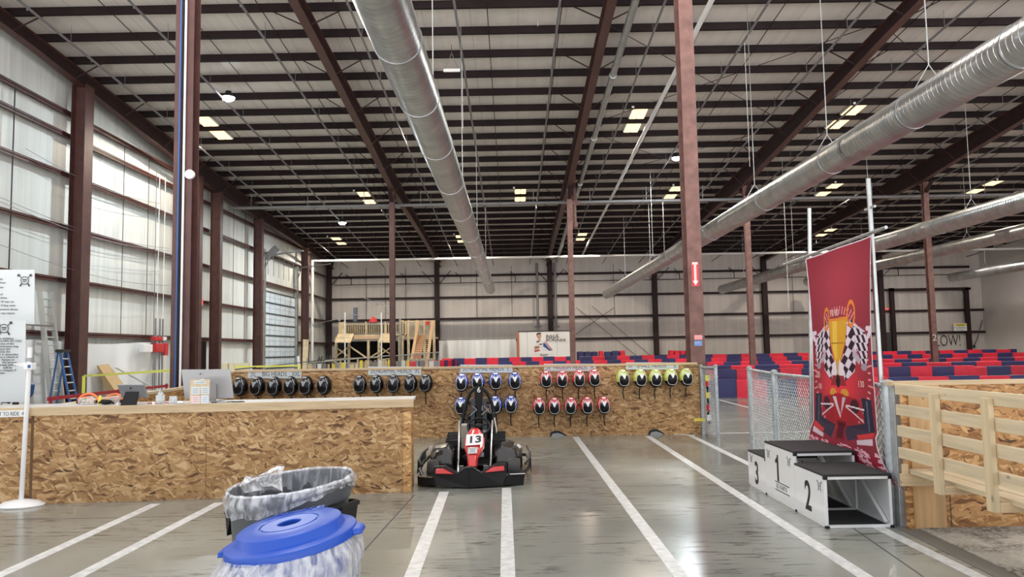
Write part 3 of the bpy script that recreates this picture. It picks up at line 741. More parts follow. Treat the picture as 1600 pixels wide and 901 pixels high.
# signs over the helmets
def head_sign(x0, x1, y0, y1, t1, t2, xt, xe, xs, lab):
    a, b, c_, d_ = WP(x0,y1,.012), WP(x1,y1,.012), WP(x1,y0,.012), WP(x0,y0,.012)
    r = thing('size_sign', (a+b)/2, lab, 'sign', 'helmet size signs')
    m = MB(); m.prism([a,b,c_,d_], -WN*.008); m.build('board', M['paper'], r)
    h = (d_-a).length; rr = (b-a).normalized(); uu = (d_-a).normalized()
    W_ = (b-a).length; text_mesh(t1, h*.50, a + rr*((xt-x0)/(x1-x0))*W_ + uu*h*.27, rr, uu, M['ink_soft'], r, fitw=(xe-xt)/(x1-x0)*W_)
    text_mesh(t2, h*.50, a + rr*((xs-x0)/(x1-x0))*(b-a).length + uu*h*.27, rr, uu, M['ink_soft'], r, 'size_letter', fitw=W_*{'XXL':.155,'XL':.10,'L':.035,'M':.05,'S':.045}[t2])
    m = MB(); logo(m, a + rr*h*.62 + uu*h*.5, rr, uu, h*.34, .0005); m.build('crossed_axes_mark', M['ink_soft'], r)
head_sign(387,471,577,591,'BIG HEADS','XXL',410,448,456,'white sign reading BIG HEADS XXL')
head_sign(575,658,572.5,586,'NORMAL HEADS','XL',588.5,643.5,648,'white sign reading NORMAL HEADS XL')
head_sign(719,800.5,569.5,582,'NORMAL HEADS','L',732.5,787,793,'white sign reading NORMAL HEADS L')
head_sign(850,931,568,579.5,'MEDIUM HEADS','M',865,917,923,'white sign reading MEDIUM HEADS M')
head_sign(978,1060,566,577,'SMALL HEADS _','S',995,1047,1052.5,'white sign reading SMALL HEADS S')

# ------------------------------------------------------------------ helmets
M['h_black'] = mat('helmet_black', (.006,.006,.008), .2, spec=.4)
M['h_blue'] = mat('helmet_blue', (.02,.07,.42), .2, coat=1)
M['h_red'] = mat('helmet_red', (.66,.04,.06), .22, coat=1)
M['h_lime'] = mat('helmet_lime', (.52,.62,.10), .25, coat=1)
M['strap'] = mat('strap_web', (.015,.015,.015), .85)
def helmet_proto(col, white):
    r = bpy.data.objects.new('racing_helmet', None); C.objects.link(r)
    rx, ry, rz = .119, .135, .176
    def fn(d):
        k = 1.0
        if d.z < -.1: k *= 1 - .16*(-d.z-.1)          # narrower chin
        if d.y < 0 and d.z < -.15: k *= 1 + .10*(-d.y)*min(1, (-d.z-.15)*2)   # chin bar
        return k
    low = lambda d: d.z < -.34 + .25*(d.y > .2)
    m = MB(); m.ell((0,0,0), rx, ry, rz, 32, 22, fn, lambda d: not low(d)); m.build('shell', col, r, smooth=True)
    m = MB(); m.ell((0,0,0), rx*.995, ry*.995, rz*.995, 28, 18, fn, low); m.build('chin_guard', M['black'], r, smooth=True)
    # visor: superellipse patch pushed out a little
    cz = -.028; hw, hh = .077, .086
    def surf(x, z, off):
        # point on ellipsoid front for given x,z
        dx, dz = x/rx, z/rz; t = max(.02, 1-dx*dx-dz*dz); y = -ry*math.sqrt(t)
        k = fn(Vector((dx, y/ry, dz)).normalized()); n = Vector((x/rx/rx, y/ry/ry, z/rz/rz)).normalized()
        return Vector((x, y*k, z)) + n*off
    def out(t, s=1.0):
        c, sn = math.cos(t), math.sin(t); e = .72
        x = hw*s*math.copysign(abs(c)**e, c); z = cz + hh*s*math.copysign(abs(sn)**e, sn)
        x *= 1 - .10*(sn < 0)*abs(sn)
        return x, z
    m = MB(); n = 28; rings = [0.001, .35, .7, 1.0]
    vs = []; fs = []
    for s in rings:
        for i in range(n):
            x, z = out(2*math.pi*i/n, s); vs.append(surf(x, z, .006))
    for j in range(len(rings)-1):
        for i in range(n): fs.append((j*n+i, j*n+(i+1)%n, (j+1)*n+(i+1)%n, (j+1)*n+i))
    m.add(vs, fs); m.build('visor', M['black_gloss'], r, smooth=True)
    m = MB(); pts = [surf(*out(R(150)+R(240)*i/26, 1.07), .004) for i in range(27)]; m.tube(pts, .0045, 6); m.build('visor_trim', white, r, smooth=True)
    def patch(poly, off, name, mt, parent=r, sub=4):
        # triangulated fan with subdivision along edges
        P_ = []
        for i in range(len(poly)):
            a, b = poly[i], poly[(i+1)%len(poly)]
            for t in range(sub): P_.append((a[0]+(b[0]-a[0])*t/sub, a[1]+(b[1]-a[1])*t/sub))
        cx = sum(p[0] for p in P_)/len(P_); cz_ = sum(p[1] for p in P_)/len(P_); mm = MB(); vs = []; fs = []; N = len(P_)
        for s in (0.02, .5, 1):
            for p in P_: vs.append(surf(cx+(p[0]-cx)*s, cz_+(p[1]-cz_)*s, off))
        for j in range(2):
            for i in range(N): fs.append((j*N+i, j*N+(i+1)%N, (j+1)*N+(i+1)%N, (j+1)*N+i))
        mm.add(vs, fs); return mm.build(name, mt, parent, smooth=True)
    patch([(-.026,.118),(.026,.118),(.034,.146),(-.034,.146)], .008, 'top_vent', white)
    patch([(-.040,.066),(-.018,.078),(0,.060),(.018,.078),(.040,.066),(.016,.012),(.006,-.012),(-.006,-.012),(-.016,.012)], .009, 'brow_mark', white)
    for s in (-1, 1):
        patch([(s*.050,.128),(s*.066,.108),(s*.090,.060),(s*.097,.020),(s*.090,.024),(s*.076,.066),(s*.054,.104)], .003, 'side_stripe', white)
        patch([(s*.022,.104),(s*.046,.090),(s*.060,.062),(s*.052,.062),(s*.038,.084),(s*.020,.096)], .003, 'side_stripe', white if col is not M['h_black'] else M['silver'])
    m = MB(); m.tube([(0.0,.02,-.160),(-.004,.05,-.19),(-.006,.07,-.25),(.004,.075,-.345)], .011, 6); m.build('chin_strap', M['strap'], r)
    return r
protos = {'black': helmet_proto(M['h_black'], mat('helmet_grey', (.30,.31,.33), .3)), 'blue': helmet_proto(M['h_blue'], M['white_gloss']),
          'red': helmet_proto(M['h_red'], M['white_gloss']), 'lime': helmet_proto(M['h_lime'], M['white_gloss'])}
used = set()
ordn = ['first', 'second', 'third', 'fourth', 'fifth', 'sixth']
def row(kind, pts, text, group, size=1.0, yaw=0):
    for i, (px, py) in enumerate(pts):
        r = protos[kind] if kind not in used else copy_tree(protos[kind]); used.add(kind)
        r.location = WP(px, py+1.5, .145*size); s = size; r.scale = (s, s, s)
        r.rotation_euler = (R(-7), R(random.uniform(-3,3)), R(yaw + random.uniform(-7,7)))
        tag(r, text % ordn[i], 'helmet', group)
row('black', [(376,603),(402.8,603),(429,603),(454.7,602.5),(479,602),(507,601.5)], '%s from the left of six glossy black helmets below the BIG HEADS XXL sign', 'black XXL helmets', 1.10, -8)
row('black', [(562.5,600),(588.6,599.5),(614.8,599),(641.4,598.5),(665.6,598)], '%s from the left of five black-and-white helmets below the XL sign', 'black XL helmets', 1.06, -6)
row('blue', [(721.5,597),(747,596),(774.3,595),(804.5,594.5)], '%s from the left of the blue helmets in the upper row under the L sign', 'upper row of blue helmets', 1.05)
row('blue', [(720.5,633.5),(747,633),(774.5,632),(798.5,631.5)], '%s from the left of the blue helmets in the lower row behind the kart', 'lower row of blue helmets', 1.05)
row('red', [(853.3,592),(878.6,592),(904.5,591),(928.5,590)], '%s from the left of the red helmets in the upper row under the M sign', 'upper row of red helmets', 1.02)
row('red', [(842,634),(866.4,634),(892,633.5),(917,633),(943.4,632.5)], '%s from the left of the red helmets in the lower row', 'lower row of red helmets', 1.02)
row('lime', [(973,590.5),(1000,590),(1024,590),(1048,589),(1072,588.5)], '%s from the left of five yellow-green helmets below the SMALL HEADS sign', 'yellow-green helmets', 1.03, 4)

# ================================================================== front counter
A1, B1 = F(643,768.5), F(-70,791.5)
CDv = (B1-A1).normalized(); CN = Vector((-CDv.y, CDv.x, 0))
if CN.y > 0: CN = -CN
ct = 1.035
def CPt(px, py, off=0.0): return PL(px, py, A1 + CN*off, CN)
counter = thing('service_counter', (A1+B1)/2, 'long particle-board service counter with pale pine top edge, left', 'counter')
cs = [643, 322, 50, -70]
for a, b in zip(cs, cs[1:]):
    p, q = CPt(a, 700), CPt(b, 700); p.z = q.z = 0; e = CDv*.002; m = MB()
    m.hexa([p+e, q-e, q-e-CN*.018, p+e-CN*.018], [v+Z*(ct-.085) for v in (p+e, q-e, q-e-CN*.018, p+e-CN*.018)])
    m.build('front_panel', M['osb'], counter)
back = -CN*.62
m = MB(); o = -CDv*.0; m.hexa([A1+o, A1+o+back, A1+o+back+CDv*.018, A1+o+CDv*.018], [v+Z*(ct-.05) for v in (A1+o, A1+o+back, A1+o+back+CDv*.018, A1+o+CDv*.018)]); m.build('end_panel', M['osb_warm'], counter)
m = MB(); p = A1+CN*.014; m.hexa([p, p+CDv*.092, p+CDv*.092-CN*.012, p-CN*.012], [v+Z*(ct-.09) for v in (p, p+CDv*.092, p+CDv*.092-CN*.012, p-CN*.012)]); m.build('corner_strip', M['osb_pale'], counter)
m = MB(); p, q = A1+CN*.04-CDv*.03, B1+CN*.04; m.hexa([p, q, q-CN*.038, p-CN*.038], [v for v in ()] or [v+Z*.089 for v in (p, q, q-CN*.038, p-CN*.038)])
m.v = [(x, y, z+ct-.089) for x, y, z in m.v]; m.build('top_edge_board', M['pine'], counter)
m = MB(); p, q = A1+CN*.0-CDv*.03, B1; m.hexa([v+Z*(ct-.03) for v in (p, q, q+back, p+back)], [v+Z*ct for v in (p, q, q+back, p+back)]); m.build('worktop', mat('worktop', (.50,.49,.47), .5, var=.15), counter)
# dark seam strip
p = CPt(52, 700, .001); p.z = 0; m = MB(); m.hexa([p, p+CDv*.03, p+CDv*.03-CN*.002, p-CN*.002], [v+Z*(ct-.09) for v in (p, p+CDv*.03, p+CDv*.03-CN*.002, p-CN*.002)]); m.build('seam_stain', mat('stain', (.16,.09,.04), .7), counter)
# height sign
a, b, c_, d_ = CPt(-24,652.5,.046), CPt(41,650.5,.046), CPt(41,640,.046), CPt(-24,642,.046)
r = thing('height_sign', (a+b)/2, "white strip sign on the counter edge ending in RIDE 4'", 'sign')
m = MB(); m.prism([a,b,c_,d_], -CN*.004); m.build('strip', M['white'], r)
rr = (b-a).normalized(); h = (d_-a).length
text_mesh("HEIGHT TO RIDE  4'", h*.6, a + rr*.02 + Z*h*.2, rr, Z, M['ink_soft'], r, fitw=(b-a).length-.04)

# side partition of the booth (runs back to the helmet wall)
S0, S1 = F(28, 641, 1.03), F(286, 604.5, 1.03); S0.z = S1.z = 0
S0 = S1.lerp(S0, (S1.y-9.25)/(S1.y-S0.y)); sd = (S1-S0).normalized(); sn = Vector((sd.y, -sd.x, 0))
if sn.x < 0: sn = -sn
side = thing('booth_partition', (S0+S1)/2, 'low particle-board side wall of the booth behind the left counter', 'partition')
m = MB(); m.hexa([S0, S1, S1-sn*.018, S0-sn*.018], [v+Z*.99 for v in (S0, S1, S1-sn*.018, S0-sn*.018)]); m.build('board_panel', M['osb_warm'], side)
m = MB(); m.hexa([v+Z*.99 for v in (S0+sn*.02, S1+sn*.02, S1-sn*.1, S0-sn*.1)], [v+Z*1.03 for v in (S0+sn*.02, S1+sn*.02, S1-sn*.1, S0-sn*.1)]); m.build('top_board', M['pine_y'], side)
# far-left piece of the back partition between side wall and helmet wall
T0, T1 = S1.copy(), L2.copy(); td = (T1-T0).normalized(); tn = Vector((td.y,-td.x,0)); back_p = thing('back_partition', (T0+T1)/2, 'short particle-board wall between the conduit column and helmet wall', 'partition')
m = MB(); m.hexa([T0, T1, T1-tn*.018, T0-tn*.018], [T0+Z*1.0, T1+Z*(hw_top-.02), T1-tn*.018+Z*(hw_top-.02), T0-tn*.018+Z*1.0]); m.build('board_panel', M['osb'], back_p)
m = MB(); m.hexa([T0+Z*1.0+tn*.02, T1+Z*(hw_top-.02)+tn*.02, T1-tn*.1+Z*(hw_top-.02), T0-tn*.1+Z*1.0], [T0+Z*1.035+tn*.02, T1+Z*(hw_top+.015)+tn*.02, T1-tn*.1+Z*(hw_top+.015), T0-tn*.1+Z*1.035]); m.build('top_board', M['pine'], back_p)

# ------------------------------------------------------------------ things on the counter
def on(px, back_=.06):
    """point on the worktop at screen column px, back_ metres behind the front edge"""
    p = CPt(px, 634, -back_); p.z = ct; return p
# small point-of-sale screen seen from behind, leaning on its stand
c = on(206, .16); r = thing('card_terminal', c, 'black tablet terminal on a slanted stand on the counter', 'terminal')
k = 8.55/FPX
def cpt(px, py, off=0): return CPt(px, py, off)
sc1 = [CPt(183,601.5,-.20), CPt(225,601.5,-.20), CPt(232,621,-.08), CPt(190,621,-.08)]
m = MB(); m.prism(sc1, -CN*.022); m.build('screen_back', mat('screen_back', (.08,.085,.09), .4), r, bevel=.004)
m = MB(); m.prism([CPt(196,611.5,-.06), CPt(216,611.5,-.06), CPt(212,633.2,.0), CPt(187.5,633.2,.0)], -CN*.03); m.build('stand', M['black'], r, bevel=.004)
m = MB(); mm = CPt(205,606,-.16); m.cyl(mm+CN*.012, mm+CN*.016, .012, 16); m.build('round_mark', M['ink'], r)
m = MB(); m.prism([CPt(183,601.5,-.198), CPt(225,601.5,-.198), CPt(225,600.2,-.198), CPt(183,600.2,-.198)], -CN*.024); m.build('bezel', M['silver'], r)
# all-in-one computer seen from the back
c = on(326, .34); r = thing('desktop_computer', c, 'large silver-grey monitor seen from behind on the counter', 'computer')
m = MB(); m.prism([CPt(283,577,-.40), CPt(360,576.5,-.40), CPt(365,622,-.40), CPt(288.5,623,-.40)], -CN*.02); m.build('screen_back', M['silver'], r, bevel=.006)
m = MB(); p = CPt(327,600,-.38); m.bar(p, Vector((p.x, p.y, ct+.01)) , .16, .012, tuple(CN)); m.box((p.x-.12,p.y-.02,ct),(p.x+.12,p.y+.16,ct+.012)); m.build('stand', M['silver'], r)
m = MB(); p = CPt(313,584,-.376); m.cyl(p, p+CN*.002, .008, 12); m.build('round_mark', M['ink'], r)
# wooden board with four small notices
c = on(311, .04); r = thing('notice_stand', c, 'small pale wooden board holding four paper notices', 'notice board')
m = MB(); m.prism([CPt(296,632.5,-.02), CPt(326.5,632,-.02), CPt(328,592.5,-.09), CPt(297,593,-.09)], -CN*.012); m.build('board', M['pine_z'], r, bevel=.002)
for (x0,y0,x1,y1,t) in ((299,604,312,616,0),(314,603.5,327,615.5,0),(299,618,312,630,1),(314,617.5,326,629.5,2),(303,594.5,322,600,0)):
    m = MB(); o0 = lambda y: -.09 + (y-592.5)/40*.07 + .003
    m.prism([CPt(x0,y1,o0(y1)), CPt(x1,y1,o0(y1)), CPt(x1,y0,o0(y0)), CPt(x0,y0,o0(y0))], CN*.001)
    m.build('paper_note', [M['paper'], mat('pink_note',(.75,.58,.58),.6), mat('blue_note',(.62,.68,.75),.6)][t], r)
    m = MB()
    for j in range(3 if y1-y0 > 8 else 1):
        yy = y0 + 3 + j*3; m.bar(CPt(x0+2,yy,o0(yy)+.002), CPt(x1-2,yy,o0(yy)+.002), .003, .001, tuple(CN))
    m.build('note_text', M['ink_soft'], r)
m = MB(); m.bar(CPt(311,594,-.10), on(311,.22), .02, .006, tuple(CN)); m.build('easel_leg', M['pine_z'], r)
m = MB(); p = CPt(317,593,-.08); m.ell(p, .022,.012,.007, 12, 8); m.build('white_clip', M['white'], r, smooth=True)
# clear bottle with label
p = on(250.5, .10); r = thing('sanitizer_bottle', p, 'clear bottle with a white label beside the tablet terminal', 'bottle')
m = MB(); m.lathe([(0,0),(.042,0),(.047,.02),(.047,.09),(.035,.115),(.02,.13),(.02,.145)], p, 20); m.build('body', M['glass'], r, smooth=True)
m = MB(); m.lathe([(.0485,.035),(.0485,.10)], p, 20); m.build('label', M['paper'], r)
m = MB(); m.cyl(p+Z*.145, p+Z*.162, .018, 12); m.bar(p+Z*.165-Vector((.035,0,0)), p+Z*.165+Vector((.01,0,0)), .014, .012); m.build('pump_cap', M['silver'], r)
p = on(270.5, .12); r = thing('business_card_holder', p, 'small clear holder full of white cards on the counter', 'card holder')
m = MB(); m.box((p.x-.04,p.y-.01,p.z+.008),(p.x+.04,p.y+.02,p.z+.082)); m.build('cards', M['paper'], r)
m = MB(); m.box((p.x-.046,p.y-.02,p.z),(p.x+.046,p.y+.03,p.z+.006)); m.box((p.x-.046,p.y-.02,p.z),(p.x+.046,p.y-.014,p.z+.05)); m.build('holder', M['glass'], r)
p = on(282, .05)+Z*.016; m = MB(); m.ell(p, .040,.030,.018, 18, 10); tag(m.build('computer_mouse', M['white_gloss'], smooth=True), 'white computer mouse lying beside the wooden notice board', 'mouse')
for px, col, lab in ((337, 'black', 'black pen lying near the monitor'), (346, 'silver', 'silver pen lying under the monitor')):
    p = on(px, .07)+Z*.006; m = MB(); m.cyl(p-Vector((.05,.0,0)), p+Vector((.05,.03,0)), .006, 8); tag(m.build('pen', M[col]), lab, 'pen')
p = on(368, .10); m = MB(); m.tube([p+Vector((x,y,.006)) for x,y in ((-.1,0),(-.05,.05),(0,.02),(.05,.06),(.1,.0),(.04,-.04),(-.03,-.03))], .005, 6); tag(m.build('charging_cable', M['black']), 'coiled black cable on the counter right of the monitor', 'cable')
p = on(233,.18); m = MB(); m.tube([p+Vector((x,y,.006)) for x,y in ((-.02,0),(.05,.04),(.10,.0),(.2,.05),(.32,.02))], .006, 6); tag(m.build('power_cable', M['red']), 'red cable lying behind the tablet terminal', 'cable')
p = on(240,.03); m = MB(); m.box((p.x-.012,p.y-.01,p.z),(p.x+.012,p.y+.01,p.z+.03)); tag(m.build('paper_cup', M['white']), 'tiny white cap on the counter beside the terminal', 'cap')
p = on(183.5,.02); m = MB(); m.lathe([(0,0),(.01,0),(.012,.025),(.004,.03),(0,.03)], p, 12); tag(m.build('bottle_cap', M['white']), 'tiny white cap left of the terminal stand', 'cap')
# protective headsets on the worktop behind the edge
def headset(px, py, lab, s=1.0):
    p = CPt(px, py, -.34); p.z = ct; r = thing('face_shield', p, lab, 'face shield')
    m = MB(); m.tube([p+Vector((.115*s*math.cos(t), .03*math.sin(t), .02+.10*s*math.sin(t))) for t in [math.pi*k/14 for k in range(15)]], .012*s, 8); m.build('headband', M['orange'], r, smooth=True)
    m = MB(); m.tube([p+Vector((.085*s*math.cos(t), -.03, .02+.065*s*math.sin(t))) for t in [math.pi*k/14 for k in range(15)]], .007*s, 8); m.build('inner_band', M['orange'], r, smooth=True)
    m = MB(); m.lathe([(.02,.0),(.10,.0),(.11,.04),(.085,.075),(.03,.09)], p, 20, sx=s, sy=.6); m.build('clear_visor', M['glass'], r, smooth=True)
    for sx in (-1,1):
        m = MB(); m.cyl(p+Vector((sx*.10*s,-.02,.03)), p+Vector((sx*.10*s,.02,.03)), .02, 10); m.build('knob', M['black'], r)
headset(137, 612, 'orange protective face shield left on the counter near the blue ladder')
headset(178, 608, 'orange protective face shield half hidden behind the tablet terminal', .9)
p = CPt(157,612,-.3); p.z = ct; m = MB(); m.cyl(p+Z*.0, p+Z*.085, .022, 12); m.cyl(p+Z*.085, p+Z*.1, .012, 10); tag(m.build('glue_bottle', M['yellow']), 'small yellow bottle between the two orange face shields', 'bottle')
p = CPt(166,622,-.2); p.z = ct; m = MB(); m.ell(p+Z*.03, .07,.05,.028, 16, 8); m.tube([p+Vector((-.08,0,.02)), p+Vector((-.03,-.03,.05)), p+Vector((.05,-.02,.04)), p+Vector((.09,0,.01))], .01, 6); tag(m.build('work_gloves', M['black_matt'], smooth=True), 'dark heap of gloves in front of the yellow bottle', 'gloves')

# ------------------------------------------------------------------ posters at far left (board on a metal frame) 
def poster(x0, y0, x1, y1, Y, lab, kind):
    a, b, c_, d_ = P(x0,y1,Y), P(x1,y1,Y), P(x1,y0,Y), P(x0,y0,Y); r = thing('rules_poster', (a+b)/2, lab, 'poster')
    m = MB(); m.prism([a,b,c_,d_], (0,.006,0)); m.build('sheet', M['paper'], r)
    up_ = (d_-a).normalized(); rr = (b-a).normalized(); return r, a, b, c_, d_, rr, up_
r, a, b, c_, d_, rr, uu = poster(-60, 421, 54, 508, 10.6, 'white rules poster at the left edge, the upper of two', 0)
m = MB(); logo(m, P(38.5,438,10.59), rr, uu, .085, .001); m.build('crossed_axes_mark', M['ink'], r)
lines = [(437,4),(443,9),(450,5),(461,4),(466.5,11),(472.5,22),(478.5,24),(484.5,28),(490.5,23)]
words = ['signs', 'posted here', 'must', 'and', 'all times', 'under 18 may not', 'parent if they want', 'the amusement device', 'rules for any reason']
for (py, w), t in zip(lines, words):
    e = text_mesh(t, .030, P(w, py, 10.59), rr, uu, M['ink_soft'], r, 'text_line', align='RIGHT')
r, a, b, c_, d_, rr, uu = poster(-70, 501, 40, 628, 9.6, 'white rules poster at the left edge, the lower of two', 0)
m = MB(); logo(m, P(6.5,513,9.59), rr, uu, .085, .001); m.build('crossed_axes_mark', M['ink'], r)
words = [('Any violation',21),('of NRS 597.2353',34),('rules of the',22),('amusement may',29),('cause the',16),('that the',16),('is in attraction',28),('not a refund of',28),('charges or',23),('this person',26),('comply with a',25),('staff be',19),('is trespass if',25),('given.',8)]
for i, (t, w) in enumerate(words):
    text_mesh(t, .029, P(w, 530+i*4.15, 9.59), rr, uu, M['ink_soft'], r, 'text_line', align='RIGHT')
# easel frame that holds the posters, standing behind the counter
r = thing('poster_easel', (P(20,600,10.7).x, 10.7, 0), 'thin grey metal stand holding the two rules posters', 'stand')
for px in (-50, 3.5):
    q = P(px, 560, 10.72); m = MB(); m.cyl((q.x,10.72,0),(q.x,10.72,P(px,423,10.7).z), .02, 8); m.build('upright', M['galv'], r)
q0, q1 = P(-55,520,10.71), P(3.5,520,10.71)
for z in (P(0,425,10.7).z-.02, P(0,512,10.7).z):
    m = MB(); m.cyl((q0.x,10.71,z),(q1.x,10.71,z), .012, 6); m.build('crossbar', M['galv'], r)
m = MB(); q = P(8,520,9.7); m.bar((q.x,9.61,P(8,501,9.6).z-.03),(q.x,10.72,P(8,501,9.6).z-.03), .02,.02); m.build('arm', M['galv'], r)
# blue machine-like housing under the posters
r = thing('axe_target_cart', P(0,620,11.2), 'dark blue angular cabinet partly seen below the rules posters', 'cabinet')
pts = [P(-40,588,11.2), P(4,588,11.2), P(22.5,603,11.2), P(20,618,11.2), P(12,629,11.2), P(-40,633,11.2)]
m = MB(); m.prism(pts, (0,.5,0)); m.build('body', M['blue'], r, bevel=.02)
m = MB(); m.tube([P(-40,588,11.19), P(4,588,11.19), P(22.5,603,11.19), P(20,618,11.19), P(12,629,11.19)], .03, 6); m.build('edge_trim', M['black'], r)
for px, py in ((16,615),(11,622)):
    m = MB(); q = P(px,py,11.17); m.box((q.x-.03,q.y,q.z-.025),(q.x+.03,q.y+.02,q.z+.025)); m.build('hand_sticker', M['pine'], r)
bz = P(0,633,11.2).z; m = MB()
for dx in (-.3, .1): m.bar((P(0,620,11.2).x+dx,11.4,0),(P(0,620,11.2).x+dx,11.4,bz+.05), .06,.06)
m.build('leg', M['black'], r)

# ------------------------------------------------------------------ height stick
b0 = F(33, 790); r = thing('height_gauge', b0, 'white height-measuring stick on a round base before the counter', 'height gauge')
top = P(47.5, 541, b0.y)
m = MB(); m.lathe([(0,0),(.235,0),(.24,.012),(.22,.022),(.17,.05),(.06,.07),(0,.072)], b0, 36, sx=1.0, sy=.8); m.build('base', M['white'], r, smooth=True)
m = MB(); m.tube([b0+Z*.06, b0.lerp(top,.995)], [.024, .024], 12); m.build('pole', M['white'], r, smooth=True)
q = P(46.5, 571, b0.y); m = MB(); m.box((q.x-.04,q.y-.05,q.z-.045),(q.x+.05,q.y+.04,q.z+.03)); m.build('slide_block', M['white'], r, bevel=.01)
m = MB(); e = P(21, 568.5, b0.y-.1); m.prism([q+Vector((-.03,-.03,-.015)), q+Vector((-.03,-.03,.035)), e+Vector((0,0,.008)), e+Vector((0,0,-.006))], (0,.04,0)); m.build('measuring_arm', M['white'], r)
m = MB(); m.box((q.x-.034,q.y-.03,q.z+.045),(q.x+.03,q.y+.03,q.z+.085)); m.build('clamp', M['grey'], r); m = MB(); m.box((q.x+.01,q.y-.055,q.z-.025),(q.x+.04,q.y-.049,q.z+.01)); m.build('scale_window', M['blue'], r)
# ================================================================== trash cans
def lid_frame(tilt_x, tilt_y): return Matrix.Rotation(tilt_y, 3, 'Y') @ Matrix.Rotation(tilt_x, 3, 'X')
# near bin with blue lid
Yc = 3.66; c = P(453, 823, Yc); T = lid_frame(R(4), R(-8.5))
bin1 = thing('trash_can', (c.x, Yc, 0), 'trash can with a round blue lid over a clear liner, nearest the camera', 'trash can')
rl = .300
m = MB(); _vs = []; _pr = [(0,0),(.20,0),(.215,.03),(.27,c.z-.13),(.283,c.z-.09),(.283,c.z-.065)]
for r_, z_ in _pr:
    for i in range(48):
        q = Vector((r_*math.cos(2*math.pi*i/48), r_*math.sin(2*math.pi*i/48), 0)); _vs.append(Vector((c.x+q.x, Yc+q.y, z_+(T @ q).z*z_/c.z)))
m.add(_vs, [(j*48+i, j*48+(i+1)%48, (j+1)*48+(i+1)%48, (j+1)*48+i) for j in range(len(_pr)-1) for i in range(48)]); m.build('body', M['blue_lid'], bin1, smooth=True)
prof = [(.052,-.012),(.052,.018),(.056,.022),(.125,.022),(.128,.016),(.134,.016),(.137,.022),(.225,.020),(.236,.014),(.250,-.022),(.262,-.028),(.285,-.030),(.298,-.036),(.303,-.048),(.303,-.072),(.296,-.074),(.290,-.05)]
lid = MB(); lid.lathe(prof, c, 72, T); lo = lid.build('lid', M['blue_lid'], bin1, smooth=True)
m = MB(); m.lathe([(0,-.05),(.07,-.05)], c, 24, T); m.build('hole_shade_disc', M['black_matt'], bin1)  # black disc standing in for the shade inside the lid hole
for sg in (-1, 1):
    m = MB(); q = Vector((sg*.315, 0, -.055)); A = []
    for dx, dy, dz in ((-.02,-.06,-.018),(.022,-.05,-.018),(.022,.05,-.018),(-.02,.06,-.018),(-.02,-.06,.014),(.014,-.045,.006),(.014,.045,.006),(-.02,.06,.014)):
        A.append(c + T @ (q+Vector((dx*sg,dy,dz))))
    m.hexa(A[:4], A[4:]); m.build('lid_tab', M['blue_lid'], bin1, bevel=.006)
text_mesh('BRUTE', .046, c + T @ Vector((-.115,.155,.021)), T @ Vector((1,0.16,0)), T @ Vector((-.16,1,0)), mat('emboss', (.008,.05,.36), .3), bin1, 'raised_lettering', .002, sx=1.25, bold=.002)
m = MB(); m.bar(c + T @ Vector((-.10,.130,.022)), c + T @ Vector((.09,.162,.022)), .010, .003, T @ Vector((0,0,1))); m.build('raised_bar', mat('emboss2', (.010,.065,.42), .3), bin1)
def bag(cx, cy, z0, r0, drop, T, name, parent, seed, flare=.02, wave=.02, inner=0, n=120, rows=16, rag=.35):
    rnd = random.Random(seed); ph = [rnd.uniform(0, 6.28) for _ in range(6)]
    def fn(u, v):
        t = 2*math.pi*u
        fold = sum(math.sin(t*k+ph[i]+v*ss*2)*a for i, (k, a, ss) in enumerate(((7,.3,1.5),(13,.35,-2),(23,.28,2.5),(37,.16,-3),(4,.3,.8))))
        dd = drop*(1 + rag*math.sin(t*2+ph[5]) + .12*fold)
        r = r0 + .010 + flare*math.sin(min(1,v*1.4)*math.pi)*1.0 + wave*fold*(.15+v)
        q = Vector((math.cos(t)*r, math.sin(t)*r, 0)); q = Vector((cx,cy,z0)) + T @ q
        q.z -= dd*v; return q
    m = MB(); m.grid(fn, n, rows, True)
    # closed grid wraps
    return m.build(name, M['liner'], parent, smooth=True, fixn=False)
bag(c.x, Yc, c.z-.06, .285, .42, T, 'clear_liner', bin1, 3, .035, .017)
bag(c.x, Yc, c.z-.07, .292, .30, T, 'clear_liner', bin1, 11, .045, .014)

# far grey bin with liner
Yf = 4.30; c2 = P(455, 754, Yf); T2 = lid_frame(R(3), R(-5.5)); r2 = .328
bin2 = thing('trash_can', (c2.x, Yf, 0), 'open grey trash can with a clear liner folded over its rim', 'trash can')
def tl(prof, n=56): 
    vs = []; m = MB()
    for (r_, z_) in prof:
        for i in range(n):
            t = 2*math.pi*i/n; q = Vector((r_*math.cos(t), r_*math.sin(t), 0)); f = z_/c2.z
            qq = T2 @ q; vs.append(Vector((c2.x, Yf, z_)) + Vector((q.x, q.y, qq.z*f)))
    fs = [(j*n+i, j*n+(i+1)%n, (j+1)*n+(i+1)%n, (j+1)*n+i) for j in range(len(prof)-1) for i in range(n)]
    m.add(vs, fs); return m
h = c2.z
tl([(0,0),(.25,0),(.26,.03),(.312,h-.10),(.322,h-.10),(.326,h-.06),(.326,h-.012),(.334,h),(.322,h+.002),(.315,h-.02),(.30,h-.12),(.25,.05),(0,.05)]).build('body', M['grey_bin'], bin2, smooth=True)
for a in (R(-20), R(160)):
    m = MB(); q = Vector((c2.x+.345*math.cos(a), Yf+.345*math.sin(a), h-.13 + (.03 if a < 0 else -.03)))
    d = Vector((math.cos(a), math.sin(a), 0)); s_ = Vector((-d.y, d.x, 0))
    m.tube([q-s_*.09-d*.03, q-s_*.08+d*.02, q+s_*.08+d*.02, q+s_*.09-d*.03], .016, 8); m.prism([q-s_*.09-d*.02, q-s_*.09+d*.02, q-s_*.07-d*.01-Z*.12], s_*.18); m.build('handle', M['black'], bin2)
